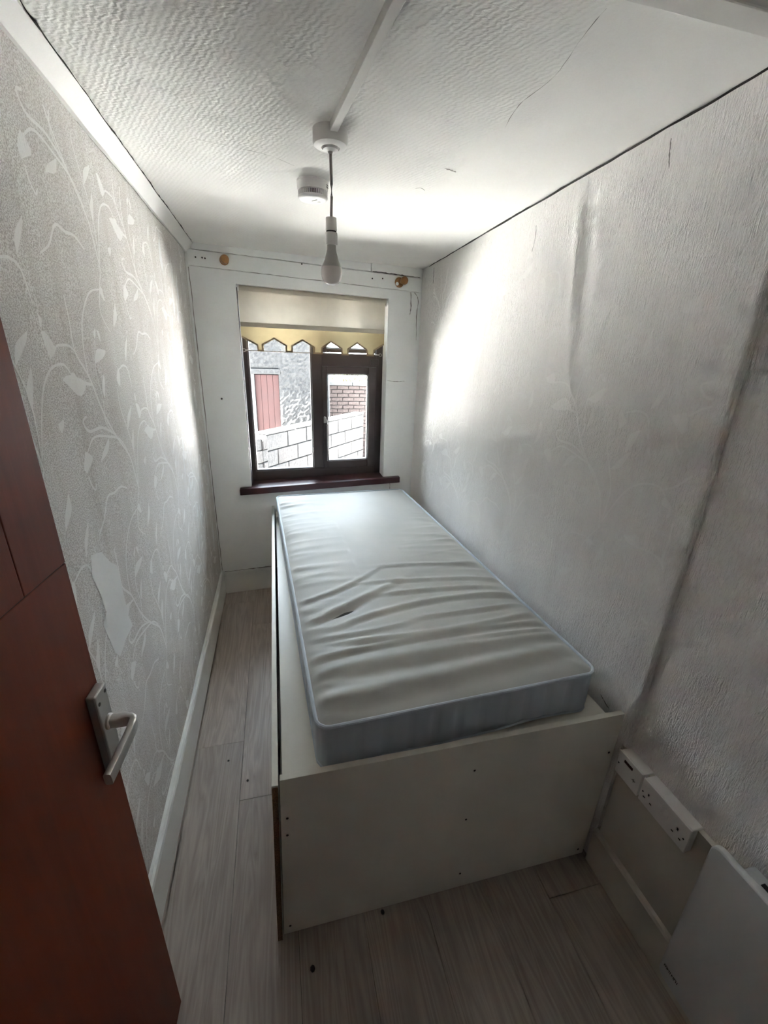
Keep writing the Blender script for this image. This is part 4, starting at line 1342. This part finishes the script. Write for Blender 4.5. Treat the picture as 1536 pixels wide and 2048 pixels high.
# low block wall running away to the right
bw = thing('block_wall', 'low grey concrete block wall with a rough end pier, in the yard outside', 'garden wall', (0.2, 2.7, -0.5))
wd = Vector((1.618, 1.936, 0)).normalized(); wn_ = Vector((wd.y, -wd.x, 0))
W0 = Vector((0.30, 2.78, 0))
bl_, bh = 0.44, 0.215
rk = random.Random(9)
b = MB()
core0 = W0 + wn_ * -0.02
LW = 2.62
b.hexa([core0 + Vector((0, 0, -0.5)), core0 + wd * LW + Vector((0, 0, -0.5)), core0 + wd * LW + Vector((0, 0, 0.66)), core0 + Vector((0, 0, 0.66))],
       [core0 - wn_ * 0.1 + Vector((0, 0, -0.5)), core0 + wd * LW - wn_ * 0.1 + Vector((0, 0, -0.5)), core0 + wd * LW - wn_ * 0.1 + Vector((0, 0, 0.66)), core0 - wn_ * 0.1 + Vector((0, 0, 0.66))])
b.build('mortar', M_mortar, bw)
def ablock(p, L, H, D, name, m, parent):
    b = MB()
    def q(u, v, w): return p + wd * u + wn_ * v + Vector((0, 0, w))
    j = lambda: (rk.random() - 0.5) * 0.008
    b.hexa([q(0.006, 0.012 + j(), 0.006), q(L - 0.006, 0.012 + j(), 0.006), q(L - 0.006, 0.012 + j(), H - 0.006), q(0.006, 0.012 + j(), H - 0.006)], [q(0.006, -D, 0.006), q(L - 0.006, -D, 0.006), q(L - 0.006, -D, H - 0.006), q(0.006, -D, H - 0.006)])
    return b.build(name, m, parent, bevel=0.008)
for c in range(6):
    z0 = 0.665 - bh * (c + 1)
    u = -0.22 if c % 2 else 0.0
    while u < LW:
        a0, a1 = max(0, u), min(LW, u + bl_)
        if a1 - a0 > 0.06:
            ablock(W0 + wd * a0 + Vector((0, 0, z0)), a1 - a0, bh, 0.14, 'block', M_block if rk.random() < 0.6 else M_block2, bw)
        u += bl_
k = 0.0
while k < LW:
    L = min(0.5 + rk.random() * 0.2, LW - k)
    b = MB()
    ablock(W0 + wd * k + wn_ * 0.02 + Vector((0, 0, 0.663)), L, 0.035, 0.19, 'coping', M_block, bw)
    k += L
# end pier of rough stones
for c in range(7):
    z0 = 0.655 - 0.165 * (c + 1)
    for w in range(2):
        b = MB()
        p = W0 - wd * (0.20 - 0.10 * w)
        L = 0.10
        q = lambda u, v, zz: p + wd * u + wn_ * v + Vector((0, 0, z0 + zz))
        j = lambda: (rk.random() - 0.5) * 0.03
        b.hexa([q(0.004, 0.03 + j(), 0.004), q(L, 0.03 + j(), 0.004), q(L, 0.03 + j(), 0.160), q(0.004, 0.03 + j(), 0.160)], [q(0.004, -0.16, 0.004), q(L, -0.16, 0.004), q(L, -0.16, 0.160), q(0.004, -0.16, 0.160)])
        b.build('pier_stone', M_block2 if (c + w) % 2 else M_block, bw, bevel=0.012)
reparent_offset(bw)
# brick wall behind, with coping
br = thing('brick_wall', 'weathered pinkish brick garden wall with a pale coping, behind the block wall', 'garden wall', (1.9, 5.8, -0.5))
MB().box(1.43, 3.0, 5.815, 6.0, -0.5, 1.085).build('mortar', M_mortar, br)
BM = [MB().box(0.004, 0.216, 0, 0.09, 0.004, 0.068), MB().box(0.004, 0.104, 0, 0.09, 0.004, 0.068)]
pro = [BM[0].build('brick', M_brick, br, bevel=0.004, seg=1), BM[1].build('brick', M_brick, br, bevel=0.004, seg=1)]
first = [True, True]
for c in range(21):
    z0 = 1.085 - 0.075 * (c + 1)
    u = 1.43 - (0.1125 if c % 2 else 0)
    while u < 2.95:
        kind = 0
        x0 = u
        if u < 1.42: kind = 1; x0 = 1.43
        o = pro[kind] if first[kind] else pro[kind].copy()
        if not first[kind]: COL.objects.link(o)
        first[kind] = False
        o.location = (x0, 5.80 - rk.random() * 0.012, z0)
        u += 0.2225
for k in range(3):
    MB().box(1.42 + 0.53 * k, 1.42 + 0.53 * (k + 1) - 0.008, 5.75, 6.05, 1.088, 1.15).build('coping', M_whitewood, br, bevel=0.008)
reparent_offset_skip = True
inv = Matrix.Translation(br.location).inverted()
for c in COL.objects:
    if c.parent == br: c.matrix_parent_inverse = inv
# bush on the far side of the brick wall
bs = thing('bush', 'yellow-green leafy bush showing above the brick wall outside', 'bush', (1.9, 6.35, -0.5))
b = MB()
for k in range(7):
    a = rk.random() * 6.28
    b.tube([(2.05 + 0.05 * math.cos(a), 6.35 + 0.05 * math.sin(a), -0.5), (2.05 + 0.15 * math.cos(a), 6.35 + 0.08 * math.sin(a), 0.5), (2.1 + 0.4 * math.cos(a), 6.35 + 0.15 * math.sin(a), 1.25)], 0.012, 5)
b.build('stem', M_chip, bs, smooth=True)
b = MB()
for k in range(2600):
    p = Vector((min(2.6, max(1.62, 2.1 + rk.gauss(0, 0.3))), min(6.55, max(6.10, 6.32 + rk.gauss(0, 0.11))), 1.08 + rk.gauss(0, 0.14)))
    d_ = Vector((rk.gauss(0, 1), rk.gauss(0, 1), rk.gauss(0, 1))).normalized() * 0.03
    e_ = d_.orthogonal().normalized() * 0.013
    b.add([p - d_, p + e_, p + d_, p - e_], [(0, 1, 2, 3)])
b.build('foliage', M_leaf, bs, kind='stuff')
reparent_offset(bs)
